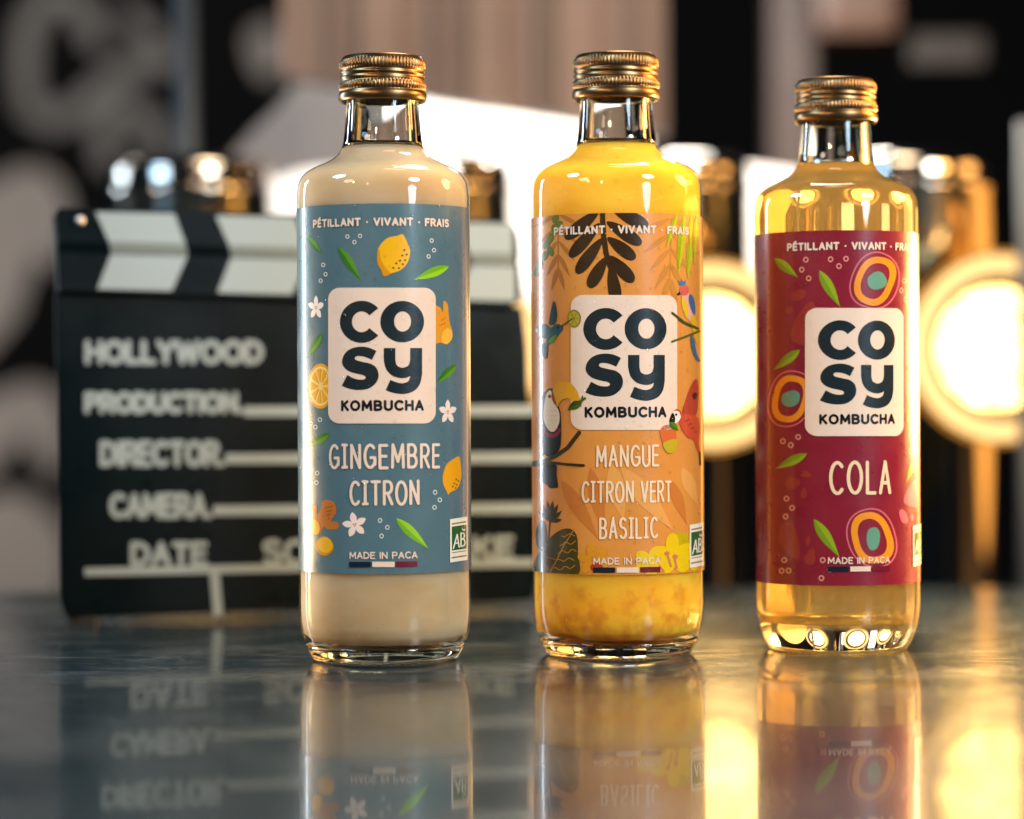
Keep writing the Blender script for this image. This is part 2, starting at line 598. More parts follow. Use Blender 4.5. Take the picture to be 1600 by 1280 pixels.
def ribbon(pts, wd, round_cap=True):
    """outline of one brush stroke"""
    P = [Vector(p) for p in pts]
    n = len(P)
    h = wd / 2
    L, Rr = [], []
    for i in range(n):
        d = (P[min(i + 1, n - 1)] - P[max(i - 1, 0)])
        if d.length < 1e-9:
            d = Vector((1, 0))
        d.normalize()
        nn = Vector((-d.y, d.x))
        L.append(P[i] + nn * h)
        Rr.append(P[i] - nn * h)
    closed = (P[0] - P[-1]).length < wd * 0.05 and n > 8
    if closed:
        d = (P[1] - P[-2]).normalized()
        nn = Vector((-d.y, d.x))
        L[0] = L[-1] = P[0] + nn * h
        Rr[0] = Rr[-1] = P[0] - nn * h
        return [[tuple(p) for p in L[:-1]], [tuple(p) for p in Rr[:-1]]]     # ring with a hole
    out = [tuple(p) for p in L]
    if round_cap:
        d = (P[-1] - P[-2]).normalized()
        a = math.atan2(d.y, d.x)
        for k in range(1, 6):
            t = a + math.pi / 2 - math.pi * k / 6
            out.append((P[-1].x + h * math.cos(t), P[-1].y + h * math.sin(t)))
    out += [tuple(p) for p in reversed(Rr)]
    if round_cap:
        d = (P[0] - P[1]).normalized()
        a = math.atan2(d.y, d.x)
        for k in range(1, 6):
            t = a + math.pi / 2 - math.pi * k / 6
            out.append((P[0].x + h * math.cos(t), P[0].y + h * math.sin(t)))
    return [out]


def text_strokes(s, x0, x1, y0, y1, wd, gap=0.28, wobble=0.0, seed=1):
    """y0 baseline, y1 cap height, in any 2-D space; list of ribbons (loops)"""
    g = random.Random(seed)
    tot = sum(GL[c][0] for c in s) + gap * (len(s) - 1)
    up = 1 if y1 > y0 else -1
    xs = (x1 - x0 - wd) / tot
    ya, yb = y0 + up * wd / 2, y1 - up * wd / 2
    x = x0 + wd / 2
    res = []
    for c in s:
        gw, strokes = GL[c]
        dy = g.uniform(-1, 1) * wobble * (yb - ya)
        sh = g.uniform(-1, 1) * wobble * 0.6
        for k, st in enumerate(strokes):
            pts = [(x + px * xs + sh * py * xs, ya + py * (yb - ya) + dy) for px, py in st]
            res.append((k, ribbon(pts, wd)))
        x += (gw + gap) * xs
    return res


def dense(loop, step):
    out = []
    n = len(loop)
    for i in range(n):
        a, b = Vector(loop[i]), Vector(loop[(i + 1) % n])
        k = max(1, int((b - a).length / step))
        for j in range(k):
            out.append(tuple(a + (b - a) * (j / k)))
    return out


def fill(bm, loops, z, mi):
    vs = [[Vector((p[0], p[1], 0)) for p in lp] for lp in loops]
    flat = [v for lp in vs for v in lp]
    bv = [bm.verts.new((v.x, v.y, z)) for v in flat]
    for tri in tessellate_polygon(vs):
        a, b, c = (flat[i] for i in tri)
        ar = (b.x - a.x) * (c.y - a.y) - (b.y - a.y) * (c.x - a.x)
        if abs(ar) < 1e-13:
            continue
        idx = tri if ar > 0 else tri[::-1]
        try:
            f = bm.faces.new([bv[i] for i in idx])
            f.material_index = mi
        except ValueError:
            pass


# ------------------------------------------------------------------ graffiti on the back wall
def graffiti():
    bm = bmesh.new()
    lay = [0]

    def stroke(px, wd):
        lay[0] += 1
        pts = [(p.x, p.z) for p in (at_y(u, v, WY) for u, v in px)]
        for lp in [ribbon(pts, wd * WY / F)]:
            fill(bm, lp, 0.0008 + 0.0004 * lay[0], 0)

    def patch(px):
        lay[0] += 1
        pts = [(p.x, p.z) for p in (at_y(u, v, WY) for u, v in catmull(px))]
        fill(bm, [pts], 0.0008 + 0.0004 * lay[0], 1)
    stroke([(150, 60), (120, 0), (80, -10), (45, 40), (38, 110), (48, 170), (80, 190), (125, 170), (170, 130), (215, 100), (265, 90)], 38)
    stroke([(170, 250), (160, 200), (190, 165), (235, 190), (250, 235)], 36)
    stroke([(200, 20), (240, 60)], 28)
    stroke([(-110, 60), (-60, -30)], 34)
    patch([(-60, 330), (-10, 285), (50, 262), (95, 290), (108, 350), (85, 420), (60, 400), (40, 450), (20, 500), (-60, 560)])
    patch([(-60, 640), (10, 610), (60, 600), (100, 640), (95, 740), (60, 720), (40, 680), (0, 720), (-60, 760)])
    patch([(-40, 800), (30, 770), (100, 830), (100, 930), (40, 960), (-40, 930)])
    patch([(390, 60), (430, 40), (445, 100), (410, 120)])
    for v in bm.verts:
        v.co = Vector((v.co.x, -v.co.z - 0.0, v.co.y))
    o = mesh_obj('painted_lettering', bm, [principled('grey_wall_paint', (0.25, 0.245, 0.235, 1), 0.8, vary=(3, 0.1, 0.4)),
                                           principled('pale_wall_paint', (0.46, 0.42, 0.39, 1), 0.8, vary=(3, 0.1, 0.45))], wall)
    return o


graffiti()

# wooden slat canopy hanging behind the bottles, with the white lit panel behind it
SY = 1.72
canopy = thing('slatted_canopy', 'brown wooden canopy of upright slats with a slanting lower edge, above the white lit panel', 'canopy', at_y(720, 160, SY))
M_WOODS = [principled('slat_wood_%d' % i, c, 0.55, vary=(12, 0.1, 0.25), bump=(60, 0.2)) for i, c in enumerate(
    [(0.135, 0.093, 0.075, 1), (0.105, 0.072, 0.056, 1), (0.16, 0.115, 0.094, 1)])]
bm = bmesh.new()


def slat_bottom(u):
    if u < 640:
        return 116 + (u - 440) * 0.17
    return 150 + (u - 640) * 0.148


us = [440, 512, 566, 624, 678, 735, 786, 842, 872, 930, 985, 1042]
for k in range(len(us) - 1):
    u0, u1 = us[k], us[k + 1]
    a, b = at_y(u0, slat_bottom(u0), SY), at_y(u1 - 1, slat_bottom(u1 - 1), SY)
    tl = -50 if u1 > 1000 else 0
    top0, top1 = a.copy(), b.copy()
    top0.z = top1.z = 0.50
    dy = 0.012 + 0.006 * (k % 3)
    fr = [a, b, top1, top0]
    fr = [p + Vector((0, -0.004 * (k % 3), 0)) for p in fr]
    prism(bm, fr, [p + Vector((0, dy + 0.02, 0)) for p in fr], k % 3)
sl = mesh_obj('slats', bm, M_WOODS, canopy)
sl.location = -canopy.location
bm = bmesh.new()
for k in range(1, len(us) - 1):
    u = us[k] - 3
    a = at_y(u, slat_bottom(u), SY)
    box(bm, (a.x, SY + 0.004, (a.z + 0.50) / 2 + 0.002), (0.0042, 0.006, 0.50 - a.z - 0.004), bev=0.0008)
st = mesh_obj('slat_joint', bm, principled('pale_batten', (0.52, 0.43, 0.37, 1), 0.5), canopy)
st.location = -canopy.location

PY = 1.90
pan = [(385, 120), (640, 120), (1260, 120), (1262, 560), (385, 560)]
pts = [at_y(u, v, PY) for u, v in [(425, 255), (470, 110), (640, 115), (1004, 172), (1012, 250), (1180, 262), (1250, 272), (1250, 500), (425, 500)]]
bm = bmesh.new()
prism(bm, pts, [p + Vector((0, 0.02, 0)) for p in pts])
o = mesh_obj('white_panel', bm, principled('white_panel_paint', (0.82, 0.80, 0.77, 1), 0.6))
tag(o, 'white panel lit from above, glowing behind the bottle necks under the wooden slats', 'panel')

bm = bmesh.new()
GY = 1.83
pts = [at_y(u, v, GY) for u, v in catmull([(345, 262, 1), (395, 205), (440, 160), (480, 100, 1), (600, 100, 1), (600, 262, 1), (520, 262), (465, 268), (425, 285), (400, 300)])]
prism(bm, pts, [p + Vector((0, 0.015, 0)) for p in pts])
bmesh.ops.recalc_face_normals(bm, faces=bm.faces)
tag(mesh_obj('grey_board', bm, principled('grey_board_paint', (0.22, 0.205, 0.195, 1), 0.6, vary=(8, 0.1, 0.3))),
    'rounded grey board in the blur left of the blue-labelled bottle neck', 'board')

# things in the dark on the right
bm = bmesh.new()
a, b = at_y(1203, 400, 2.3), at_y(1268, -60, 2.3)
box(bm, ((a.x + b.x) / 2, 2.3, (a.z + b.z) / 2), (b.x - a.x, 0.05, b.z - a.z), bev=0.004)
post = tag(mesh_obj('wooden_post', bm, principled('post_wood', (0.058, 0.033, 0.024, 1), 0.6, vary=(9, 0.1, 0.3))),
           'brown wooden upright post in the dark above the red-labelled bottle', 'post')
bm = bmesh.new()
a, b = at_y(1272, 62, 2.26), at_y(1398, -60, 2.26)
box(bm, ((a.x + b.x) / 2, 2.28, (a.z + b.z) / 2), (b.x - a.x, 0.09, b.z - a.z), bev=0.012)
tag(mesh_obj('wooden_beam_end', bm, principled('beam_wood', (0.09, 0.038, 0.017, 1), 0.5, vary=(9, 0.1, 0.35))),
    'brown wooden beam end at the top of the picture beside the upright post', 'beam')
bm = bmesh.new()
a, b = at_y(1415, 110, 2.3), at_y(1530, 60, 2.3)
box(bm, ((a.x + b.x) / 2, 2.3, (a.z + b.z) / 2), (b.x - a.x, 0.06, b.z - a.z), bev=0.004)
tag(mesh_obj('wall_shelf', bm, principled('shelf_wood', (0.018, 0.0105, 0.006, 1), 0.6, vary=(6, 0.1, 0.3))),
    'dim brown shelf board on the dark wall at the upper right', 'shelf')
bm = bmesh.new()
_a, _b = at_y(1606, 912, 1.5), at_y(1603, 190, 1.5)
_a.z = -0.12
tube(bm, _a, _b, 0.005)
tag(mesh_obj('metal_rod', bm, principled('dull_rod_metal', (0.05, 0.06, 0.07, 1), 0.5)), 'thin upright metal rod at the right edge of the picture', 'rod')

# ------------------------------------------------------------------ tap columns with round lit badges
CY = 1.575
BASE_Z = -0.12
M_LENS = emitter('lit_badge_glass', (1.0, 0.60, 0.18, 1), 11.0)
_nt = M_LENS.node_tree
_e = [n for n in _nt.nodes if n.type == 'EMISSION'][0]
_tc, _nz, _mr = _nt.nodes.new('ShaderNodeTexCoord'), _nt.nodes.new('ShaderNodeTexNoise'), _nt.nodes.new('ShaderNodeMapRange')
_nz.inputs['Scale'].default_value = 90
_nz.inputs['Detail'].default_value = 5
_mr.inputs[1].default_value, _mr.inputs[2].default_value, _mr.inputs[3].default_value, _mr.inputs[4].default_value = 0.32, 0.62, 3.0, 13.0
_nt.links.new(_tc.outputs['Object'], _nz.inputs['Vector'])
_nt.links.new(_nz.outputs[0], _mr.inputs[0])
_nt.links.new(_mr.outputs[0], _e.inputs[1])
M_RIM = principled('badge_rim', (0.80, 0.62, 0.34, 1), 0.25, 1.0)


def rim_glow():
    return emitter('lit_badge_ring', (1.0, 0.62, 0.24, 1), 1.8)


M_RING = rim_glow()
M_AMBER = emitter('amber_halo_edge', (1.0, 0.42, 0.06, 1), 0.8)  # amber halo around the badge, put in as a glowing edge
col_px = [297, 672, 1042, 1422]
badge_px = [(335, 552), (700, 552), (1108, 556), (1560, 544)]
col_labels = [
    'chrome tap column behind the left end of the black clapperboard',
    'chrome tap column between the blue-labelled bottle and the orange-labelled one, its badge hidden by the clapperboard',
    'chrome tap column with its round lit badge showing between the orange and the red bottle',
    'chrome tap column with large round glowing badge at the right of the red-labelled bottle']


def tap_column(k):
    base = at_y(col_px[k], 640, CY)
    t = thing('tap_column', col_labels[k], 'tap column', (base.x, CY, BASE_Z), 'chrome tap columns')
    top = 0.092 + (630 - 246) / F * CY - BASE_Z
    r = 0.0472
    bm = bmesh.new()
    lathe(bm, [(r, 0.006), (r, top - 0.022), (r + 0.0012, top - 0.021), (r + 0.0012, top - 0.018), (r, top - 0.017), (r, top - 0.010),
               (r - 0.001, top - 0.0065), (r - 0.004, top - 0.003), (r - 0.009, top - 0.0008), (r - 0.016, top), (0, top)], 72)
    mesh_obj('column', bm, M_CHROME, t)
    bm = bmesh.new()
    lathe(bm, [(r + 0.001, 0.0062), (r + 0.009, 0.0058), (r + 0.012, 0.0048), (r + 0.0125, 0.0), (0, 0.0)], 72)
    mesh_obj('base_flange', bm, M_FLANGE, t)
    bp = at_y(badge_px[k][0], badge_px[k][1], CY - 0.062)
    d = bp - Vector((base.x, CY, bp.z))
    yaw = math.atan2(d.x, -d.y) * (0.35 if k != 3 else 0.2)
    loc = Vector((bp.x - base.x, bp.y - CY, bp.z - BASE_Z))
    rot = Matrix.Translation(loc) @ Matrix.Rotation(yaw, 4, 'Z') @ Matrix.Rotation(R(90), 4, 'X')
    # local +z points to the camera
    bm = bmesh.new()
    rb = 0.0522
    lathe(bm, [(0.030, -0.012), (rb - 0.002, -0.012), (rb, -0.009), (rb, 0.004), (rb - 0.0015, 0.0065)], 72)
    tube(bm, rot.inverted() @ Vector((d.x * 0.3, d.y * 0.3, loc.z)), (0, 0, -0.010), 0.016)
    h = mesh_obj('badge', bm, M_RIM, t)
    h.matrix_local = rot
    bm = bmesh.new()
    lathe(bm, [(rb - 0.0022, 0.0062), (rb - 0.0115, 0.0066)], 72)
    lathe(bm, [(rb + 0.0004, 0.0020), (rb + 0.0004, 0.0045), (rb - 0.0022, 0.0068)], 72, 1)
    mesh_obj('lit_ring', bm, [M_RING, M_AMBER], h)
    bm = bmesh.new()
    lathe(bm, [(rb - 0.0115, 0.0068), (rb - 0.0125, 0.0068), (rb - 0.0195, -0.0045)], 72)
    mesh_obj('inner_rim', bm, principled('inner_rim_metal', (0.10, 0.075, 0.025, 1), 0.6, 0.6), h)
    bm = bmesh.new()
    lathe(bm, [(rb - 0.0190, -0.0040), (rb - 0.026, -0.0020), (rb - 0.042, -0.0008), (0, -0.0004)], 72)
    mesh_obj('lens', bm, M_LENS, h)
    return t


for k in range(4):
    tap_column(k)

bm = bmesh.new()
p1 = at_y(287, -60, 1.66)
p0 = Vector((p1.x + 0.005, 1.66, -0.12))
tube(bm, p0 + Vector((0, 0, 0.004)), p1, 0.0066, 24)
lathe(bm, [(0, 0.006), (0.012, 0.006), (0.013, 0.004), (0.013, 0.0), (0, 0)], 32, c=(p0.x, p0.y, -0.12))
tag(mesh_obj('steel_pipe', bm, principled('blue_grey_metal', (0.011, 0.021, 0.033, 1), 0.5)),
    'blue-grey upright steel pipe rising behind the left tap column', 'pipe')

# ------------------------------------------------------------------ clapperboard
BL = at_y(98, 966, 1.150)
BR = at_y(837, 937, 1.205)
BT = at_y(85, 330, 1.166)
BN = (BR - BL).cross(BT - BL).normalized()
if BN.y > 0:
    BN = -BN
clap = thing('clapperboard', 'black film clapperboard with white chevrons and white lettering standing behind the left bottle', 'clapperboard',
             (BL.x, BL.y, 0))
CL = clap.location.copy()


def bpt(u, v, out=0.0):
    return on_plane(u, v, BL, BN) + BN * out - CL


def slab(name, px, out, thick, mat, bev=0.0012):
    bm = bmesh.new()
    prism(bm, [bpt(u, v, out) for u, v in px], [bpt(u, v, out - thick) for u, v in px])
    bmesh.ops.recalc_face_normals(bm, faces=bm.faces)
    if bev:
        bmesh.ops.bevel(bm, geom=list(bm.edges), offset=bev, segments=2, affect='EDGES')
    return mesh_obj(name, bm, mat, clap)


def paint(name, loops_list, out, parent=clap, mat=None):
    bm = bmesh.new()
    for k, loops in loops_list:
        b2 = bmesh.new()
        fill(b2, loops, 0, 0)
        for f in b2.faces:
            try:
                bm.faces.new([bm.verts.new(bpt(v.co.x, v.co.y, out + 0.00003 * k)) for v in f.verts])
            except ValueError:
                pass
        b2.free()
    return mesh_obj(name, bm, mat or M_WHITE, parent)


slab('slate', [(88, 452), (94, 935), (104, 966), (836, 937), (834, 905), (824, 540), (817, 478)], 0.0, 0.006, M_BLACK)
def stick(front, back):
    bm = bmesh.new()
    rings = [[bm.verts.new(bpt(u, v, o_)) for u, v in px] for px, o_ in ((front, 0.0045), (back, 0.0020), (back, -0.0055))]
    n = len(front)
    bm.faces.new(rings[0])
    bm.faces.new(rings[2][::-1])
    for A, B in zip(rings[:-1], rings[1:]):
        for k in range(n):
            q = (k + 1) % n
            bm.faces.new((A[q], A[k], B[k], B[q]))
    bmesh.ops.recalc_face_normals(bm, faces=bm.faces)
    return mesh_obj('clap_stick', bm, M_BLACK, clap)


up_px = [(84, 336), (90, 328), (785, 347), (800, 356), (806, 372), (808, 399), (87, 380)]
up_bk = up_px[:5] + [(808, 415), (87, 396)]
lo_px = [(87, 397), (808, 416), (812, 462), (808, 474), (796, 480), (90, 455)]
su = stick(up_px, up_bk)
sl_ = stick(lo_px, lo_px)


def clipx(pts, lim):
    out = []
    n = len(pts)
    for i in range(n):
        a, b = pts[i], pts[(i + 1) % n]
        if a[0] <= lim:
            out.append(a)
        if (a[0] <= lim) != (b[0] <= lim):
            t = (lim - a[0]) / (b[0] - a[0])
            out.append((lim, a[1] + (b[1] - a[1]) * t))
    return out


chu, chl = [], []
for n in range(4):
    du, dv = 187 * n, 5.6 * n
    chu.append((0, [clipx([(147 + du, 334 + dv), (270 + du, 337 + dv), (287 + du, 384 + dv), (168 + du, 381 + dv)], 797)]))
    chl.append((0, [clipx([(171 + du, 400 + dv), (290 + du, 403 + dv), (266 + du, 457 + dv), (150 + du, 454 + dv)], 801)]))
paint('chevron', chu, 0.0047, su)
paint('chevron', chl, 0.0047, sl_)
bm = bmesh.new()
for n in range(4):
    du, dv = 187 * n, 5.6 * n
    q = [(min(u + du, 800), v + dv, o_) for u, v, o_ in ((168, 381.5, 0.0047), (287, 384.5, 0.0047), (292, 400, 0.0021), (173, 396.5, 0.0021))]
    bm.faces.new([bm.verts.new(bpt(*c) + BN * 0.0002) for c in q])
mesh_obj('chevron_edge', bm, M_WHITE, su)

words = [('HOLLYWOOD', 132, 412, 570, 531), ('PRODUCTION.', 131, 380, 647, 612), ('DIRECTOR.', 155, 352, 730, 688),
         ('CAMERA.', 170, 332, 811, 770), ('DATE', 203, 325, 885, 846), ('SCENE', 409, 575, 884, 842), ('TAKE', 660, 803, 876, 837)]
tl = []
for s_, x0, x1, y0, y1 in words:
    for k, rb_ in text_strokes(s_, x0, x1, y0, y1, 9.0, 0.24):
        tl.append((k, rb_))
for (xa, ya, xb, yb, wd) in [(381, 643, 835, 641, 16), (352, 717, 835, 715, 16), (333, 798, 835, 794, 16), (132, 894, 834, 879, 13),
                             (335, 896, 341, 962, 15), (598, 890, 602, 950, 15)]:
    tl.append((0, ribbon([(xa, ya), (xb, yb)], wd, False)))
paint('lettering', tl, 0.0003)
bm = bmesh.new()
for (u, v) in ((123, 348),):
    c = bpt(u, v, 0.0046)
    r_ = bmesh.ops.create_uvsphere(bm, u_segments=20, v_segments=12, radius=0.0020)
    for q in r_['verts']:
        q.co = c + q.co * 1.0
mesh_obj('rivet', bm, M_STEEL, clap, True)
for u, v in ((700, 943), (130, 965)):
    c = bpt(u, v, -0.003)
    hgt = c.z + 0.0005
    bm = bmesh.new()
    box(bm, (c.x, c.y, hgt / 2), (0.012, 0.005, hgt), bev=0.0004)
    mesh_obj('foot', bm, M_RUBBER, clap)


# ------------------------------------------------------------------ bottles
RB = 0.0310
BOT = [dict(u=601.5, Y=1.000, s=1.0), dict(u=966.0, Y=1.016, s=1.01), dict(u=1309.0, Y=1.032, s=0.975)]
for b in BOT:
    p = at_y(b['u'], 850, b['Y'])
    b['x'] = p.x


def cyl_hit(b, u, v):
    """ray through photo pixel onto the bottle's label cylinder -> (arc length, height), in the bottle's own units"""
    Rw = RB * b['s']
    for _ in range(60):
        d = ray(u, v)
        ox, oy = O.x - b['x'], O.y - b['Y']
        A = d.x * d.x + d.y * d.y
        Bq = 2 * (ox * d.x + oy * d.y)
        C = ox * ox + oy * oy - (Rw * 0.9985) ** 2
        q = Bq * Bq - 4 * A * C
        if q >= 0:
            t = (-Bq - math.sqrt(q)) / (2 * A)
            x, y = ox + t * d.x, oy + t * d.y
            th = math.atan2(x, -y)
            return th * RB, (O.z + t * d.z) / b['s']
        u += (b['u'] - u) * 0.02
    return 0.0, 0.0


class Art:
    def __init__(self, b, top, bot):
        self.b = b
        self.items = []
        self.cur = None
        self.lay = 0
        self.top = top
        self.bot = bot

    def crop(self, ox, oy, s):
        self.cur = (ox, oy, s)
        return self

    def px(self, p):
        ox, oy, s = self.cur
        return ox + p[0] / s, oy + p[1] / s

    def poly(self, color, loops, layer, up=0):
        if not isinstance(loops[0][0], (tuple, list)):
            loops = [loops]
        conv = []
        for lp in loops:
            pts = dense([self.px(p) for p in lp], 3.0)
            conv.append([cyl_hit(self.b, u, v) for u, v in pts])
        self.items.append((layer, up, color, conv))

    def raw(self, color, loops, layer, up=0):
        self.items.append((layer, up, color, loops))

    def line(self, color, pts, wd, layer, up=0):
        self.poly(color, ribbon(pts, wd), layer, up)

    def text(self, color, s, x0, x1, y0, y1, wd, layer, gap=0.28, wobble=0.0):
        """straight on the label: y measured at the front line"""
        b = self.b
        xm = (x0 + x1) / 2
        ax0, _ = cyl_hit(b, *self.px((x0, y0)))
        ax1, _ = cyl_hit(b, *self.px((x1, y0)))
        fy0, fy1 = self.px((x0, y0))[1], self.px((x0, y1))[1]
        z0 = cyl_hit(b, b['u'], fy0)[1]
        z1 = cyl_hit(b, b['u'], fy1)[1]
        w_ = wd / self.cur[2] / F * (b['Y'] - RB) / b['s']
        for k, loops in text_strokes(s, ax0, ax1, z0, z1, w_, gap, wobble):
            self.items.append((layer, k, color, loops))

    def ring(self, color, cx, cy_, r, wd, layer, sx=1.0):
        self.poly(color, [ell(cx, cy_, r * sx, r, n=20), ell(cx, cy_, (r - wd) * sx, r - wd, n=20)], layer)

    def leaf(self, p0, p1, wd, c1, c2, layer, bias=0.45):
        full, half, mid = leaf(p0, p1, wd, bias)
        self.poly(c1, full, layer)
        self.poly(c2, half, layer, 1)

    def flower(self, cx, cy_, rx, ry, color, layer, rot=0, n=5, dot=None):
        for k in range(n):
            a = R(rot + 360 / n * k - 90)
            pts = []
            for i in range(16):
                t = i / 15
                rr = t
                ww = 0.25 * math.sin(math.pi * min(1, t ** 1.15)) ** 0.8 + 0.015
                pts.append((rr, ww))
            lo = [(p, -q) for p, q in reversed(pts)]
            out = []
            for p, q in pts + lo:
                x = math.cos(a) * p - math.sin(a) * q
                y = math.sin(a) * p + math.cos(a) * q
                out.append((cx + x * rx, cy_ + y * ry))
            self.poly(color, out, layer, k)
        if dot:
            for dx, dy in ((-.09, -.05), (.08, -.07), (.0, .09)):
                self.poly(dot, ell(cx + dx * rx, cy_ + dy * ry, rx * .06, ry * .06, n=10), layer + 1)

    def copy_from(self, other, dx, dz):
        for (layer, up, color, loops) in other.items:
            self.items.append((layer, up, color, [[(x + dx, z + dz) for x, z in lp] for lp in loops]))

    def build(self, base_color, parent, span=2.05):
        cols = [base_color]
        for it in self.items:
            if it[2] not in cols:
                cols.append(it[2])
        bm = bmesh.new()
        X = span * RB
        fill(bm, [dense([(-X, self.bot), (X, self.bot), (X, self.top), (-X, self.top)], 0.002)], 0.0, 0)
        for layer, up, color, loops in self.items:
            loops = [l for l in loops if len(l) > 2]
            if loops:
                fill(bm, loops, layer * 0.00006 + up * 0.000009, cols.index(color))

        def cut(co, no, outer=False):
            g = list(bm.verts) + list(bm.edges) + list(bm.faces)
            bmesh.ops.bisect_plane(bm, geom=g, dist=1e-8, plane_co=co, plane_no=no, clear_outer=outer)
        cut((0, self.top, 0), (0, 1, 0), True)
        cut((0, self.bot, 0), (0, -1, 0), True)
        n = int(2 * span / R(2.5))
        for i in range(1, n):
            cut((-X + 2 * X * i / n, 0, 0), (1, 0, 0))
        nrm = []
        for v in bm.verts:
            a = v.co.x / RB
            r = RB + 0.00012 + v.co.z
            v.co = Vector((r * math.sin(a), -r * math.cos(a), v.co.y))
        me = bpy.data.meshes.new('label')
        bm.to_mesh(me)
        bm.free()
        for c in cols:
            me.materials.append(ink(c))
        for p in me.polygons:
            p.use_smooth = True
        me.normals_split_custom_set_from_vertices([Vector((v.co.x, v.co.y, 0)).normalized() for v in me.vertices])
        return link(bpy.data.objects.new('label', me), parent)


def ztop(b, v):
    return cyl_hit(b, b['u'], v)[1]


# ---- marks shared by all three labels, measured on the first bottle
CREAM, INKD = '#dfc9b6', '#16242a'
com = Art(BOT[0], 0, 0)
com.crop(450, 310, 4.13)
card = [com.px(p) for p in rrect(264, 577, 949, 1453, 74)]
com.raw(CREAM, [[cyl_hit(BOT[0], u, v) for u, v in dense(card, 3)]], 4)
cc, ci = ell(477, 797, 138, 136, 40, 320, 40), ell(477, 797, 61, 67, 37, 323, 30)
com.poly(INKD, cc + ci[::-1], 5)
com.poly(INKD, [ell(735, 796, 139, 134, n=48), ell(738, 795, 54, 65, n=36)], 5)
com.poly(INKD, catmull([(572, 985, 1), (525, 964), (470, 957), (410, 970), (370, 1003), (353, 1050), (365, 1090), (400, 1118), (450, 1133),
                        (488, 1142), (503, 1154), (495, 1167), (468, 1170), (430, 1163), (386, 1140, 1), (351, 1210, 1), (400, 1229), (460, 1237), (520, 1228),
                        (565, 1195), (585, 1150), (575, 1100), (540, 1070), (490, 1057), (448, 1046), (434, 1034), (442, 1021), (468, 1018),
                        (505, 1026), (542, 1043, 1)]), 5)
com.poly(INKD, catmull([(618, 966, 1), (692, 966, 1), (692, 1045, 1), (702, 1078), (738, 1093), (774, 1078), (786, 1045, 1), (786, 966, 1), (862, 966, 1),
                        (862, 1130, 1), (850, 1192), (815, 1240), (748, 1263), (680, 1256), (630, 1238, 1), (660, 1172, 1), (702, 1188), (742, 1193), (775, 1178),
                        (788, 1146, 1), (762, 1158), (720, 1160), (668, 1142), (632, 1100), (618, 1045, 1)]), 5)
com.crop(450, 610, 4.13)
com.text('#10161a', 'KOMBUCHA', 347, 873, 134, 62, 17.5, 5, 0.34)
com.text(CREAM, 'MADE IN PACA', 400, 833, 1088, 1042, 8.2, 5, 0.24)
com.poly('#101c2c', [(398, 1106), (535, 1106), (535, 1140), (398, 1140)], 5)
com.poly(CREAM, [(545, 1106), (687, 1106), (687, 1140), (545, 1140)], 5)
com.poly('#6a1027', [(697, 1104), (832, 1102), (832, 1137), (697, 1139)], 5)
com.poly('#e6dfcc', [(1040, 832), (1150, 815), (1153, 1094), (1041, 1111)], 4)
com.poly('#1d5a2b', [(1051, 880), (1144, 866), (1145, 1020), (1052, 1034)], 5)
for k, st in enumerate(([(1060, 1020), (1084, 930)], [(1084, 930), (1096, 1012)], [(1070, 988), (1092, 984)])):
    com.line('#e6dfcc', st, 8, 6, k)
for k, st in enumerate(([(1108, 1008), (1108, 920)], [(1108, 922), (1125, 922), (1131, 938), (1124, 955), (1108, 960)],
                        [(1108, 962), (1127, 962), (1134, 982), (1127, 1002), (1108, 1007)])):
    com.line('#e6dfcc', st, 8, 6, k)
com.poly('#e6dfcc', [(1113, 882), (1122, 898), (1138, 892), (1130, 908), (1116, 902)], 6)
for (xa, ya, xb, yb, n) in ((1054, 862, 1142, 848, 9), (1052, 1048, 1142, 1035, 12), (1052, 1080, 1144, 1066, 10)):
    for i in range(n):
        t0, t1 = i / n + 0.02, (i + 0.62) / n
        com.line('#9a7430', [(xa + (xb - xa) * t0, ya + (yb - ya) * t0), (xa + (xb - xa) * t1, ya + (yb - ya) * t1)], 10 if n != 12 else 6, 5)
com.crop(450, 310, 4.13)
com.text(CREAM, 'PÉTILLANT · VIVANT · FRAIS', 168, 1032, 178, 124, 12.5, 5, 0.33)

LT = [ztop(BOT[0], 318), ztop(BOT[1], 333), ztop(BOT[2], 360)]
LBt = [ztop(BOT[0], 897), ztop(BOT[1], 898), ztop(BOT[2], 915.5)]

# ---- blue label: lemons and ginger
a1 = Art(BOT[0], LT[0], LBt[0])
a1.copy_from(com, 0, 0)
a1.crop(450, 310, 4.13)
G1, G2, G3, G4 = '#4f8a1e', '#2f6a1c', '#8cc21e', '#6aa51a'
YEL, YEL2, BUB = '#e2ab12', '#c98a10', '#d9dcd6'
a1.poly(YEL, catmull([(575, 370), (590, 310), (640, 258), (700, 243), (738, 232), (752, 250), (770, 290), (787, 345), (770, 415), (722, 465),
                      (652, 488), (630, 502), (612, 495), (605, 470), (580, 425)]), 1)
a1.poly(YEL2, catmull([(575, 370), (590, 330), (600, 400), (640, 460), (660, 486), (630, 502), (612, 495), (605, 470), (580, 425)]), 2)
for x, y in ((750, 334), (765, 363), (737, 369), (755, 399), (722, 402), (740, 425), (698, 420), (715, 450), (679, 448)):
    a1.poly('#2a2410', ell(x, y, 6, 6, n=12), 3)
for p, q, wd, br in (((120, 245), (220, 358), 48, 0), ((325, 312), (475, 535), 62, 0), ((1037, 438), (808, 527), 62, 1), ((222, 873), (120, 1035), 52, 0),
                     ((1084, 1073), (953, 1197), 56, 0)):
    a1.leaf(p, q, wd, G3 if br else G1, G4 if br else G2, 1)
for x, y in ((385, 247), (430, 283), (466, 243), (230, 430), (245, 490), (214, 532), (925, 273), (940, 335), (905, 375)):
    a1.ring(BUB, x, y, 14, 5, 1, 0.9)
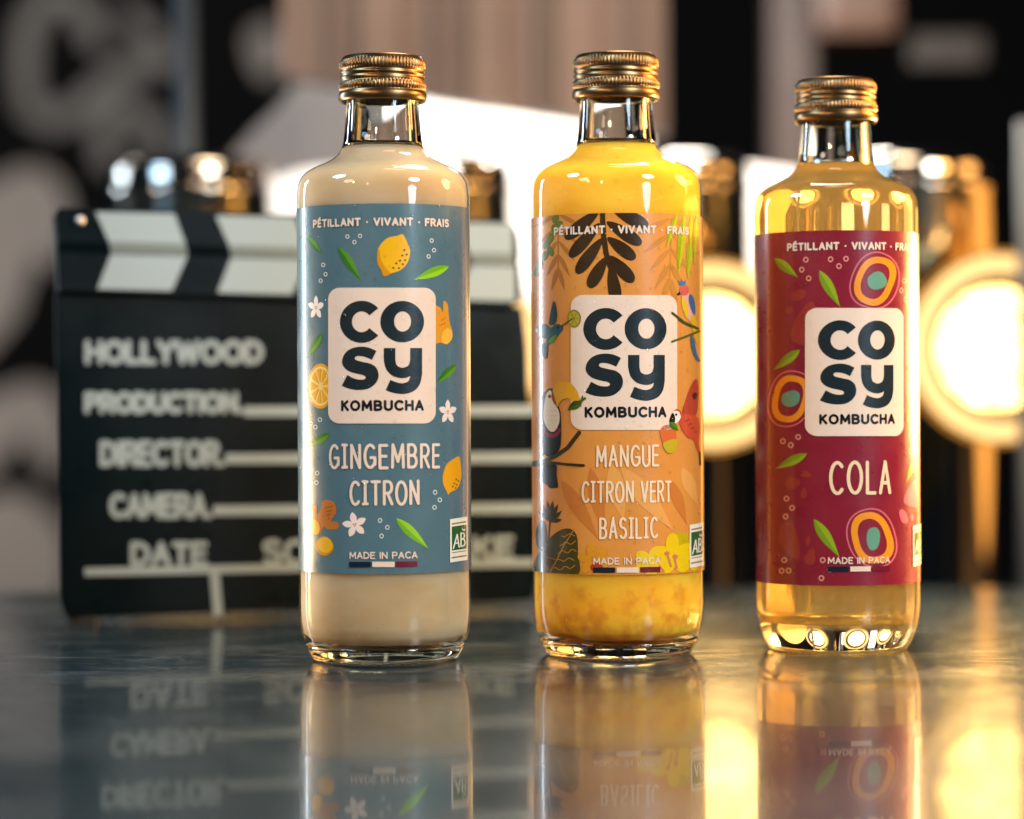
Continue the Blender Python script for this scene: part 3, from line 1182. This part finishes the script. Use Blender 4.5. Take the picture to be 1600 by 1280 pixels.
a1.flower(184, 706, 52, 78, '#e6ddd6', 1, 0, 5, '#b5651d')
sl_c = (214, 1212)
a1.poly('#d99a12', ell(sl_c[0], sl_c[1], 82, 146, n=48), 1)
a1.poly('#e9c878', ell(sl_c[0], sl_c[1], 72, 128, n=48), 2)
for k in range(9):
    t0, t1 = 360 / 9 * k + 5, 360 / 9 * (k + 1) - 5
    seg = [(sl_c[0] + 12 * math.cos(R((t0 + t1) / 2)), sl_c[1] + 20 * math.sin(R((t0 + t1) / 2)))] + ell(sl_c[0], sl_c[1], 62, 112, t0, t1, 8)
    a1.poly('#dd9d10', seg, 3)
a1.poly('#d98e24', catmull([(925, 690), (962, 695), (985, 712), (997, 735), (1000, 670), (1014, 665), (1028, 690), (1033, 745), (1040, 800), (1055, 850),
                            (1056, 900), (1022, 942), (985, 932), (925, 918)]), 1)
a1.poly('#e9b03a', ell(1022, 890, 34, 52, n=30, tilt=15), 2)
a1.line('#a9641a', [(985, 790), (1010, 770)], 5, 2)
a1.line('#a9641a', [(978, 820), (1012, 805)], 5, 2)
a1.crop(450, 610, 4.13)
a1.leaf((272, 280), (113, 366), 58, G1, G2, 1)
a1.leaf((697, 825), (907, 1025), 66, G3, G4, 1)
for x, y in ((209, 190), (150, 214), (180, 237), (192, 534), (153, 597), (187, 596), (947, 658), (977, 707), (943, 755), (594, 840), (641, 884), (604, 940)):
    a1.ring(BUB, x, y, 15, 5, 1, 0.9)
a1.flower(1028, 140, 58, 80, '#e6d3c4', 1, 0, 5, '#b5651d')
a1.flower(432, 868, 80, 82, '#e6d3c4', 1, -12, 5, '#b5651d')
a1.poly('#e09a14', catmull([(1100, 428), (1111, 480), (1114, 560), (1090, 630), (1042, 660), (1031, 674), (1022, 655), (999, 600), (998, 545), (1020, 480), (1062, 445)]), 1)
for x, y in ((1082, 575), (1096, 585), (1070, 600), (1085, 610), (1060, 622), (1078, 630)):
    a1.poly('#7a5510', ell(x, y, 5, 6, n=10), 2)
a1.poly('#b06a2c', catmull([(152, 748), (172, 735), (190, 750), (192, 800), (214, 765), (222, 720), (255, 706), (303, 728), (314, 785), (282, 842), (318, 848),
                            (333, 872), (315, 896), (262, 897), (240, 882), (226, 892), (216, 920), (190, 934), (156, 890), (148, 830), (166, 808)]), 1)
a1.poly('#d9a01c', ell(178, 882, 31, 50, n=30, tilt=-14), 2)
for k in range(4):
    a1.line('#8a4d1c', [(240 + 6 * k, 760 + 24 * k), (292 - 8 * k, 748 + 26 * k)], 4, 2)
a1.poly('#b8811a', blob(238, 1005, 58, 62, -35, 2.2), 1)
a1.poly('#d9a61e', blob(243, 998, 46, 52, -35, 2.2), 2)
a1.text(CREAM, 'GiNGEMBRE', 270, 976, 508, 344, 19, 5, 0.36, 0.018)
a1.text(CREAM, 'CiTRON', 400, 846, 744, 580, 19, 5, 0.34, 0.018)

# ---- orange label: jungle
dx2 = cyl_hit(BOT[1], 978.5, 560)[0] - cyl_hit(BOT[0], 597, 556)[0]
a2 = Art(BOT[1], LT[1], LBt[1])
a2.copy_from(com, dx2, LT[1] - LT[0] + 0.0006)
BR1, OCH, OCH2 = '#33220f', '#b97b2c', '#b87e34'
a2.crop(815, 320, 4.13)
a2.line(BR1, [(522, 20), (524, 100), (530, 200), (545, 310), (566, 380), (590, 450)], 34, 2)


def egg(p, q, wd, n=36):
    a, b = Vector(p), Vector(q)
    d = b - a
    nr = Vector((-d.y, d.x)).normalized()
    out = []
    for i in range(n):
        t = 2 * math.pi * i / n
        x = 0.5 - 0.5 * math.cos(t)
        out.append(tuple(a + d * x + nr * (math.sin(t) * wd * 0.5 * (0.62 + 0.5 * x))))
    return out


for k, (p, q, wd) in enumerate((((500, 40), (283, 220), 92), ((505, 120), (313, 338), 88), ((520, 218), (357, 443), 90), ((545, 340), (437, 535), 92),
                                ((590, 30), (815, 140), 96), ((550, 110), (772, 255), 92), ((555, 212), (732, 350), 92), ((565, 330), (722, 498), 96),
                                ((575, 395), (615, 640), 92))):
    a2.poly(BR1, egg(p, q, wd), 2, 1 + k % 5)


def frond(rx0, ry0, rx1, ry1, n, ln, col, spread=55, wd=30):
    ax = Vector((rx1 - rx0, ry1 - ry0))
    L = ax.length
    ax.normalize()
    a2.line(col, [(rx0, ry0), (rx1, ry1)], 9, 1)
    for k in range(n):
        t = k / (n - 1)
        p = Vector((rx0, ry0)) + ax * L * t
        for sgn in (-1, 1):
            an = R(sgn * spread * (1 - 0.75 * t))
            d = Vector((ax.x * math.cos(an) - ax.y * math.sin(an), ax.x * math.sin(an) + ax.y * math.cos(an)))
            q = p + d * ln * (1 - 0.15 * t)
            a2.poly(col, leaf(tuple(p), tuple(q), wd)[0], 1, 1 + (k * 2 + (sgn > 0)) % 5)


frond(240, 60, 238, 400, 5, 190, '#a8681f', 62, 28)
frond(965, 90, 955, 470, 5, 230, OCH2, 66, 36)
for p, q, wd in (((1000, 55), (930, 282), 38), ((1045, 60), (1005, 462), 52), ((1085, 225), (1066, 485), 38), ((1122, 75), (1106, 392), 28), ((1090, 60), (1080, 300), 26)):
    a2.leaf(p, q, wd, '#a8b41a', '#8f9c16', 2)
for x, y, t in ((222, 90, 20), (215, 160, -10), (190, 215, 20), (165, 255, 40), (190, 300, -20), (150, 330, 30), (120, 380, -15), (105, 430, 20), (240, 130, 50)):
    a2.poly('#5f6a1c', blob(x, y, 20, 34, t, 1.8), 2, int(x) % 4)
a2.poly('#8a7a20', ell(343, 735, 44, 58, n=36), 6)
a2.poly('#a59a34', ell(343, 735, 34, 46, n=36), 6, 2)
for k in range(6):
    a2.line('#8a7a20', [(343, 735), (343 + 32 * math.cos(R(60 * k)), 735 + 42 * math.sin(R(60 * k)))], 5, 6, 3 + k % 3)
TEAL, TEAL2 = '#173a44', '#22505a'
a2.poly(TEAL, catmull([(212, 620), (190, 700), (182, 772), (222, 765), (232, 700)]), 3)
a2.poly(TEAL2, catmull([(100, 800), (140, 768), (182, 785), (205, 830), (170, 862), (125, 850)]), 3)
a2.poly('#d0683a', [(105, 815), (125, 845), (100, 880), (92, 850)], 3, 2)
a2.poly('#dfe0e0', ell(104, 812, 8, 14, n=12), 4)
a2.poly(TEAL, catmull([(165, 885), (122, 925), (150, 990), (166, 986), (174, 930)]), 3, 1)
a2.poly(TEAL2, catmull([(268, 788), (238, 768), (200, 790), (176, 830), (164, 880), (166, 905), (195, 890), (232, 852), (264, 812)]), 3, 3)
a2.poly('#5d8a24', catmull([(232, 840), (205, 850), (180, 880), (190, 895), (215, 880)]), 4)
a2.poly('#0a0a0a', ell(238, 792, 8, 8, n=12), 4)
a2.line('#121214', [(262, 784), (332, 737)], 6, 7)
# small parrot at the upper right
a2.poly('#3a6f9a', [(1012, 520), (1005, 488), (1020, 500), (1028, 478), (1038, 498), (1056, 488), (1052, 525)], 3)
a2.poly('#c85a50', blob(1045, 553, 30, 34, 0, 2.0), 3, 1)
a2.poly('#1a1a1a', [(1015, 560), (994, 580), (1012, 585), (1022, 575)], 3, 2)
a2.poly('#d8a090', catmull([(1030, 580), (1085, 575), (1110, 650), (1105, 740), (1078, 750), (1048, 670)]), 3, 0)
a2.poly('#d8b020', catmull([(1030, 600), (1055, 620), (1070, 700), (1065, 740), (1040, 690), (1028, 640)]), 3, 3)
a2.poly('#2f5f80', catmull([(1080, 575), (1108, 610), (1116, 690), (1105, 712), (1082, 660), (1072, 610)]), 3, 4)
a2.poly('#d0a21c', catmull([(1085, 740), (1115, 720), (1135, 860), (1120, 890)]), 3, 2)
a2.poly('#2a6078', catmull([(1085, 850), (1105, 860), (1125, 960), (1150, 1010), (1120, 1000), (1092, 930)]), 3, 3)
a2.line('#3c4a12', [(968, 700), (1040, 758), (1130, 800)], 16, 6)
a2.line('#4a5a14', [(966, 884), (1060, 848), (1140, 815)], 14, 6, 1)
a2.crop(815, 590, 4.0)
# toucan
BLK = '#15130f'
a2.poly('#6a2a18', catmull([(120, 170), (150, 90), (160, 250), (150, 440), (135, 485), (118, 470), (112, 300)]), 3)
a2.poly(BLK, catmull([(135, 150), (160, 80), (200, 70), (215, 110), (205, 150), (240, 195), (250, 290), (245, 430), (205, 480), (150, 480), (138, 330)]), 3, 1)
a2.poly('#7a1c34', catmull([(140, 300), (165, 335), (205, 350), (245, 310), (245, 345), (215, 375), (170, 372), (145, 345)]), 3, 3)
a2.poly('#ded3c4', catmull([(160, 105), (185, 80), (198, 110), (205, 155), (236, 205), (241, 272), (215, 332), (178, 332), (148, 275), (146, 190)]), 4)
for k in range(10):
    a2.line('#b9a898', [(165 + (k % 3) * 25, 205 + 18 * (k // 3) * 1.6), (174 + (k % 3) * 25, 212 + 18 * (k // 3) * 1.6)], 3, 5)
a2.poly('#b06a20', ell(181, 118, 11, 12, n=16), 5)
a2.poly('#0c0c0c', ell(181, 118, 6, 7, n=12), 5, 2)
a2.poly('#d39a1c', catmull([(200, 85), (225, 38), (288, 26), (342, 70), (372, 150, 1), (345, 168), (300, 132), (255, 142), (230, 186, 1), (205, 155)]), 6)
a2.poly('#8a4a1c', catmull([(200, 85), (212, 120), (230, 186, 1), (205, 155), (194, 120)]), 6, 2)
a2.leaf((372, 150), (292, 205), 52, '#3c5a1c', '#2c4416', 7)
a2.line('#3a4a18', [(345, 165), (400, 130)], 14, 7, 3)
a2.line('#4b5a22', [(370, 180), (385, 118)], 9, 7, 4)
a2.line('#33301a', [(80, 535), (150, 520), (215, 490), (290, 440), (362, 345)], 24, 3, 4)
a2.line('#2e2c16', [(80, 548), (190, 532), (290, 543), (390, 549)], 17, 4, 2)
a2.poly(BLK, catmull([(122, 560), (215, 545), (222, 610), (230, 682), (205, 690), (180, 690), (160, 668), (140, 660), (118, 640)]), 3, 5)
# macaw and mango
RED, RED2 = '#a83c28', '#bf4a2c'
a2.poly(RED, catmull([(1000, 230), (1022, 140), (1050, 60), (1085, 8), (1100, 60), (1098, 150), (1090, 220), (1060, 262)]), 3)
a2.poly('#3a2418', catmull([(1060, 110), (1080, 92), (1092, 110), (1075, 140)]), 3, 4)
a2.poly(RED2, catmull([(985, 240), (1040, 230), (1095, 250), (1110, 320), (1100, 400), (1112, 480), (1090, 450), (1070, 392), (1030, 372), (990, 312)]), 3, 2)
for k in range(4):
    a2.line('#7c2418', [(1020 + 18 * k, 275 + 22 * k), (1040 + 16 * k, 262 + 26 * k)], 6, 4)
a2.poly('#e6dcd0', catmull([(935, 225), (960, 202), (985, 215), (990, 245), (975, 275), (948, 285), (932, 260)]), 4, 1)
a2.poly(RED2, catmull([(940, 215), (965, 196), (990, 212), (990, 240), (978, 215), (960, 208)]), 4, 3)
a2.poly('#1c1612', catmull([(936, 222), (952, 240), (952, 280), (930, 300), (918, 270)]), 5)
a2.poly('#111', ell(961, 232, 7, 8, n=12), 5) if False else a2.poly('#111111', ell(961, 232, 7, 8, n=12), 5)
a2.line('#2a2a10', [(1108, 470), (1112, 545)], 12, 4)
a2.poly('#c8602c', catmull([(862, 340), (880, 305), (920, 298), (955, 330), (964, 390), (958, 445), (930, 474), (900, 462), (878, 410)]), 4)
a2.poly('#b5a01e', catmull([(882, 410), (964, 385), (958, 445), (930, 474), (900, 462)]), 5)
a2.leaf((920, 280), (975, 332), 40, '#4a7a22', '#3a641c', 6)
# pale palms behind the flavour
for k, (p, q, wd) in enumerate((((430, 560), (520, 980), 90), ((560, 540), (640, 900), 110), ((250, 640), (480, 1010), 90), ((620, 560), (950, 960), 120),
                                ((930, 640), (1030, 920), 70), ((1000, 560), (1100, 800), 80))):
    a2.poly('#d9994e' if k % 2 else '#bf7230', leaf(p, q, wd)[0], 1, k % 5)
for k in range(7):
    a = R(-150 + 24 * k)
    q = (180 + 85 * math.cos(a) * (1.0 if k < 6 else 0.9), 900 + 135 * math.sin(a))
    a2.leaf((180, 905), q, 24, '#3f3410', '#332a0c', 2, 0.6)
a2.line('#3f3410', [(180, 900), (168, 1040)], 9, 2)
a2.poly('#2a2410', catmull([(95, 960), (125, 890), (155, 930), (158, 1030), (130, 1080), (100, 1050)]), 2)
a2.poly('#453c14', catmull([(85, 1240), (90, 1140), (150, 1035), (230, 962), (300, 944), (345, 985), (354, 1090), (345, 1240)]), 2, 2)
for k in range(5):
    y0 = 990 + 52 * k
    pts = [(255 - 12 * k + j * 16, y0 + 10 * math.sin(j * 1.6 + k) - j * 2) for j in range(7 + k // 2)]
    a2.line('#b07f28', [p for p in pts if p[0] < 348], 5, 3)
a2.line('#b07f28', [(330, 950), (262, 1060), (225, 1140), (170, 1240)], 6, 3, 2)
a2.line('#8a6a20', [(225, 1140), (160, 1120)], 5, 3, 3)
for k in range(6):
    a = R(60 * k + 15)
    a2.poly('#cf8a1e', blob(455 + 62 * math.cos(a), 1140 + 62 * math.sin(a), 44, 30, math.degrees(a), 2.0), 2, k % 5)
a2.poly('#a8381c', ell(470, 1185, 40, 26, n=18), 3)
YF, YF2 = '#d8b80c', '#b8a00c'
a2.poly(YF2, blob(1000, 1030, 60, 70, 20, 2.0, 0.08, 3), 1)
for cx, cy_, rr, sd in ((945, 1110, 120, 5), (800, 1160, 95, 8), (1090, 1120, 80, 11)):
    for k in range(5):
        a = R(72 * k + sd * 10)
        a2.poly(YF, blob(cx + rr * .55 * math.cos(a), cy_ + rr * .55 * math.sin(a), rr * .55, rr * .36, math.degrees(a), 2.2, 0.06, sd + k), 2, k)
for p, q in (((905, 1100), (930, 1180)), ((950, 1120), (965, 1190)), ((860, 1180), (885, 1210))):
    a2.line('#c07050', [p, q], 14, 3)
for cx, cy_ in ((905, 1100), (955, 1118)):
    a2.poly('#c07050', ell(cx, cy_, 16, 14, n=16), 3, 2)
CR2 = '#e8cfae'
a2.text(CR2, 'MANGUE', 468, 856, 560, 422, 14, 5, 0.34, 0.018)
a2.text(CR2, 'CiTRON VERT', 379, 933, 783, 646, 14, 5, 0.34, 0.018)
a2.text(CR2, 'BASiLiC', 487, 850, 1010, 874, 14, 5, 0.36, 0.018)

# ---- wine-red label: nuts
dx3 = cyl_hit(BOT[2], 1342.5, 590)[0] - cyl_hit(BOT[0], 597, 556)[0]
a3 = Art(BOT[2], LT[2], LBt[2])
a3.copy_from(com, dx3, LT[2] - LT[0] + 0.0006)
OR, PK, TL, RD = '#dd8a1c', '#c8606a', '#5c9078', '#8c2f26'
a3.crop(1170, 350, 4.414)


def nut(cx, cy_, rx, ry, tilt, th, px_, py_, tx, ty, tt, sd):
    a3.poly(PK, [blob(cx, cy_, px_, py_, tilt, 2.3, 0.035, sd), blob(cx, cy_, px_ - 10, py_ - 10, tilt, 2.3, 0.035, sd)], 1)
    a3.poly(OR, [blob(cx, cy_, rx, ry, tilt, 2.5, 0.03, sd + 1), blob(cx, cy_, rx - th, ry - th, tilt, 2.5, 0.03, sd + 1)], 2)
    a3.poly(TL, blob(tx, ty, rx * 0.52 if tt else rx * .32, ry * .34 if tt else ry * .46, tt, 2.3, 0.05, sd + 2), 2)


nut(868, 393, 132, 168, 20, 44, 160, 205, 882, 393, -25, 4)
nut(290, 1205, 122, 162, 12, 42, 152, 200, 292, 1205, -8, 9)
for p, q, wd in (((180, 236), (342, 370), 62), ((487, 320), (630, 575), 74), ((355, 868), (172, 1010), 64), ((1150, 325), (1088, 467), 50)):
    a3.leaf(p, q, wd, '#86a01c', '#6f8a18', 1)
BB = '#cf8d78'
for x, y in ((395, 247), (367, 316), (414, 376), (564, 244), (622, 291), (670, 241), (1068, 393), (1049, 459), (1079, 520), (1112, 992), (1125, 1055), (1108, 1112)):
    a3.ring(BB, x, y, 20, 9, 1, 0.95 if x < 900 else 0.7)
for x, y, rx, ry, t in ((345, 490, 56, 36, -28), (280, 595, 30, 24, -35)):
    a3.poly(RD, blob(x, y, rx, ry, t, 1.9), 1)
a3.poly(RD, catmull([(425, 540), (375, 580), (315, 680), (290, 770), (330, 825), (420, 820), (470, 700), (455, 560)]), 1)
a3.poly('#b5504c', catmull([(1100, 600), (1150, 560), (1155, 780), (1105, 780), (1085, 700)]), 1)
a3.crop(1170, 630, 4.268)
nut(820, 900, 132, 172, -14, 44, 158, 205, 828, 903, 0, 14)
for p, q, wd in (((390, 337), (177, 440), 62), ((434, 773), (606, 1030), 76), ((1118, 345), (1044, 535), 38), ((1098, 5), (1050, 125), 40)):
    a3.leaf(p, q, wd, '#86a01c', '#6f8a18', 1)
for x, y in ((230, 254), (331, 226), (282, 280), (254, 637), (291, 699), (248, 756), (239, 1047), (222, 1118), (268, 1117), (494, 1047), (485, 1167), (540, 1110),
             (1076, 205), (1094, 264), (1072, 323)):
    a3.ring(BB, x, y, 20, 9, 1, 0.95 if x < 900 else 0.7)
a3.poly(RD, catmull([(242, 530), (275, 492), (315, 498), (348, 530), (310, 565), (262, 572)]), 1)
a3.poly(RD, catmull([(348, 482), (375, 450), (405, 462), (418, 488), (380, 494)]), 1)
a3.poly(RD, catmull([(370, 562), (390, 600), (378, 632), (352, 632), (346, 605)]), 1)
a3.poly(RD, catmull([(215, 820), (260, 795), (305, 820), (340, 950), (332, 1045), (260, 1000), (205, 920)]), 1)
a3.poly(RD, catmull([(378, 905), (405, 888), (412, 920), (390, 952)]), 1)
a3.poly(RD, catmull([(428, 965), (446, 1040), (425, 1078), (382, 1068), (374, 1030)]), 1)
a3.poly(PK, catmull([(1040, 610), (1090, 520), (1125, 520), (1125, 680), (1090, 692), (1035, 665)]), 1)
a3.poly(PK, catmull([(1000, 730), (1020, 708), (1050, 740), (1058, 795), (1020, 795)]), 1)
a3.poly(PK, catmull([(1072, 760), (1085, 735), (1098, 765), (1086, 785)]), 1)
a3.text('#e6c8a4', 'COLA', 536, 944, 612, 384, 23, 5, 0.34, 0.01)

# ---- bottle parts shared by the three bottles
PROF = [(0.0262, 0.0008), (0.0272, 0.0026), (0.0283, 0.0048), (0.0292, 0.0072), (0.0300, 0.0098), (0.0306, 0.0132), (0.03095, 0.0170), (0.0310, 0.0200),
        (0.0310, 0.0400), (0.0310, 0.1000), (0.0310, 0.1550), (0.0310, 0.1665), (0.0308, 0.1695), (0.0303, 0.1716), (0.0293, 0.1735), (0.0278, 0.1750), (0.0256, 0.1764),
        (0.0230, 0.1776), (0.0205, 0.1787), (0.0184, 0.1798), (0.0166, 0.1813), (0.01545, 0.1828), (0.0147, 0.1842)]
NECK = [(0.0142, 0.1860), (0.0139, 0.1885), (0.0135, 0.1930), (0.0131, 0.1985), (0.0130, 0.2010), (0.0130, 0.2120)]


def prof_r(z):
    P = PROF + NECK
    for (r0, z0), (r1, z1) in zip(P[:-1], P[1:]):
        if z0 <= z <= z1:
            return r0 + (r1 - r0) * (z - z0) / (z1 - z0)
    return P[-1][0]


LEVEL = 0.1842
FOOT = [(0.0, 0.0046), (0.0090, 0.0041), (0.0150, 0.0029), (0.0195, 0.0015), (0.0225, 0.0006), (0.0238, 0.0), (0.0250, 0.0)]
foot_stip = lambda r, z, a, k: (r, z + (0.0004 * (0.5 + 0.5 * math.cos(a * 56)) if k in (4, 5, 6) else 0))


def cap_mesh():
    P = [(0.0140, 0.2003), (0.0150, 0.2002), (0.0156, 0.2007), (0.01585, 0.2016), (0.01588, 0.2026), (0.0157, 0.2036), (0.01525, 0.2041), (0.01525, 0.2043),
         (0.0156, 0.2046), (0.0158, 0.2052), (0.0158, 0.2064), (0.0155, 0.2070), (0.0152, 0.2074),
         (0.0151, 0.2080), (0.0151, 0.2086), (0.0151, 0.2092), (0.0151, 0.2098), (0.0151, 0.2104), (0.0151, 0.2110), (0.0151, 0.2116), (0.0152, 0.2121),
         (0.0155, 0.2125), (0.0156, 0.2132), (0.01545, 0.2142), (0.0152, 0.2151), (0.0148, 0.2155), (0.0146, 0.2158), (0.01435, 0.2164), (0.0139, 0.21675),
         (0.0133, 0.2168), (0.0128, 0.2166), (0.0, 0.2166)]

    def rf(r, z, a, k):
        if k in (8, 9, 10, 11):
            r -= 0.00034 * (0.5 + 0.5 * math.cos(a * 72))
        if k in (21, 22, 23, 24):
            r -= 0.00040 * (0.5 + 0.5 * math.cos(a * 72))
        if 13 <= k <= 19:
            ph = (z - 0.2080) / 0.0019 * 2 * math.pi + a
            r += 0.00036 * math.sin(ph)
        return r, z
    bm = bmesh.new()
    lathe(bm, P, 432, 0, rf)
    me = bpy.data.meshes.new('cap')
    bm.to_mesh(me)
    bm.free()
    me.materials.append(M_CAP)
    return me


CAP = cap_mesh()


def body_cloudy():
    """thin wall over the drink, thick clear neck, thick clear foot"""
    bm = bmesh.new()
    lathe(bm, [p for p in PROF if p[1] > 0.0050], 128, 1)
    # neck tube, closed shell
    lathe(bm, [(0.0147, 0.1842)] + NECK + [(0.0105, 0.2120), (0.0105, 0.1985), (0.0112, 0.1900), (0.0120, 0.1862), (0.0128, 0.1846)], 128, 0, close=True)
    # foot slab, closed shell
    lathe(bm, FOOT + [p for p in PROF if p[1] < 0.0050] + [(0.0287, 0.0058), (0.0278, 0.0058), (0.0255, 0.0050), (0.0200, 0.0056), (0.0, 0.0066)], 168, 0, foot_stip)
    return bm


def body_clear():
    bm = bmesh.new()
    inner = []
    for r, z in (NECK[::-1]):
        inner.append((r - 0.0026, z))
    lathe(bm, FOOT + PROF + NECK + inner + [(0.0121, LEVEL + 0.0002)], 168, 0, foot_stip)
    return bm


def liquid_profile(off, thick=False):
    P = [(0.0, 0.0142), (0.0150, 0.0126), (0.0225, 0.0112), (0.0265, 0.0116)] if thick else [(0.0, 0.0092), (0.0150, 0.0080), (0.0230, 0.0068), (0.0262, 0.0074)]
    for r, z in PROF:
        if z > (0.0132 if thick else 0.0095):
            P.append((r - off, z))
    return P


def droplets(n, seed, size=1.0, zones=None):
    g = random.Random(seed)
    bm = bmesh.new()
    for i in range(n):
        zone = g.choice(zones)
        a = g.gauss(zone[0], zone[1])
        z = g.uniform(zone[2], zone[3])
        if abs(a) > 1.5:
            continue
        r = prof_r(z) + 0.00045
        rad = (0.00022 + 0.00055 * g.random() ** 5) * size
        c = Vector((r * math.sin(a), -r * math.cos(a), z))
        q = bmesh.ops.create_icosphere(bm, subdivisions=2 if rad > 0.0004 else 1, radius=1.0)
        nrm = Vector((math.sin(a), -math.cos(a), 0))
        tg = Vector((math.cos(a), math.sin(a), 0))
        st = g.uniform(0.9, 1.35)
        for v in q['verts']:
            x, y, zz = v.co
            v.co = c + nrm * (x * rad * 0.42) + tg * (y * rad) + Vector((0, 0, zz * rad * st))
    return bm


def make_bottle(i, label, art, base_color, liquid, clear, drop):
    b = BOT[i]
    t = thing('drink_bottle', label, 'bottle', (b['x'], b['Y'], 0), 'gold-capped drink bottles')
    t.scale = (b['s'],) * 3
    bm = body_clear() if clear else body_cloudy()
    bmesh.ops.remove_doubles(bm, verts=bm.verts, dist=1e-7) if clear else None
    if clear:
        g = mesh_obj('glass_body', bm, [M_GLASS], t)
    else:
        g = mesh_obj('glass_body', bm, [M_GLASS, M_THIN], t)
    link(bpy.data.objects.new('cap', CAP), t)
    bm = bmesh.new()
    if clear:
        lathe(bm, liquid_profile(0.0022, True), 128, 0)
        top = prof_r(LEVEL) - 0.0026
        lathe(bm, [(top, LEVEL), (top * 0.9, LEVEL - 0.0003), (0, LEVEL - 0.0004)], 128, 1)
        mesh_obj('drink', bm, liquid, t)
    else:
        P = liquid_profile(0.0008)
        lathe(bm, P + [(P[-1][0] * 0.9, LEVEL - 0.0003), (0, LEVEL - 0.0004)], 128, 0)
        mesh_obj('drink', bm, liquid, t)
    art.build(base_color, t)
    bm = droplets(*drop)
    d = mesh_obj('condensation', bm, M_DROP, t, True)
    d['kind'] = 'stuff'
    return t


make_bottle(0, 'gold-capped bottle of cloudy beige drink with a blue label of lemons and ginger', a1, '#4c6a74',
            cloudy('cloudy_beige_drink', (0.46, 0.33, 0.18, 1), (0.56, 0.425, 0.275, 1), 0.028), False,
            (260, 3, 0.9, [(0.25, 0.35, 0.085, 0.16), (0.1, 0.5, 0.05, 0.17), (0.2, 0.25, 0.07, 0.12), (-0.3, 0.6, 0.006, 0.17)]))
make_bottle(1, 'gold-capped bottle of cloudy yellow drink with an orange jungle label of birds and leaves', a2, '#cf893c',
            cloudy('cloudy_yellow_drink', (0.95, 0.41, 0.02, 1), (0.97, 0.57, 0.06, 1), 0.024, (0.62, 0.22, 0.02, 1)), False,
            (460, 5, 0.85, [(0.2, 0.15, 0.03, 0.085), (0.35, 0.3, 0.08, 0.14), (0.1, 0.5, 0.03, 0.172), (0.25, 0.25, 0.12, 0.165)]))
M_INT = glass('clear_yellow_drink', (1.0, 0.89, 0.58, 1), 1.335 / 1.5)
_nt = M_INT.node_tree
_g = [n for n in _nt.nodes if n.type == 'BSDF_GLASS'][0]
_o = [n for n in _nt.nodes if n.type == 'OUTPUT_MATERIAL'][0]
_d, _t = _nt.nodes.new('ShaderNodeBsdfDiffuse'), _nt.nodes.new('ShaderNodeBsdfTranslucent')
_d.inputs[0].default_value = _t.inputs[0].default_value = (0.95, 0.72, 0.30, 1)
_m1, _m2 = _nt.nodes.new('ShaderNodeMixShader'), _nt.nodes.new('ShaderNodeMixShader')
_m1.inputs[0].default_value = 0.5
_m2.inputs[0].default_value = 0.34
_nt.links.new(_d.outputs[0], _m1.inputs[1])
_nt.links.new(_t.outputs[0], _m1.inputs[2])
_nt.links.new(_g.outputs[0], _m2.inputs[1])
_nt.links.new(_m1.outputs[0], _m2.inputs[2])
_nt.links.new(_m2.outputs[0], _o.inputs[0])
M_TOP = glass('drink_surface', (1.0, 0.9, 0.6, 1), 1.335)
make_bottle(2, 'gold-capped bottle of clear yellow drink with a wine-red label of nut slices', a3, '#7c1a2c',
            [M_INT, M_TOP], True, (60, 9, 0.9, [(-0.3, 0.5, 0.006, 0.03), (0.1, 0.5, 0.02, 0.17)]))
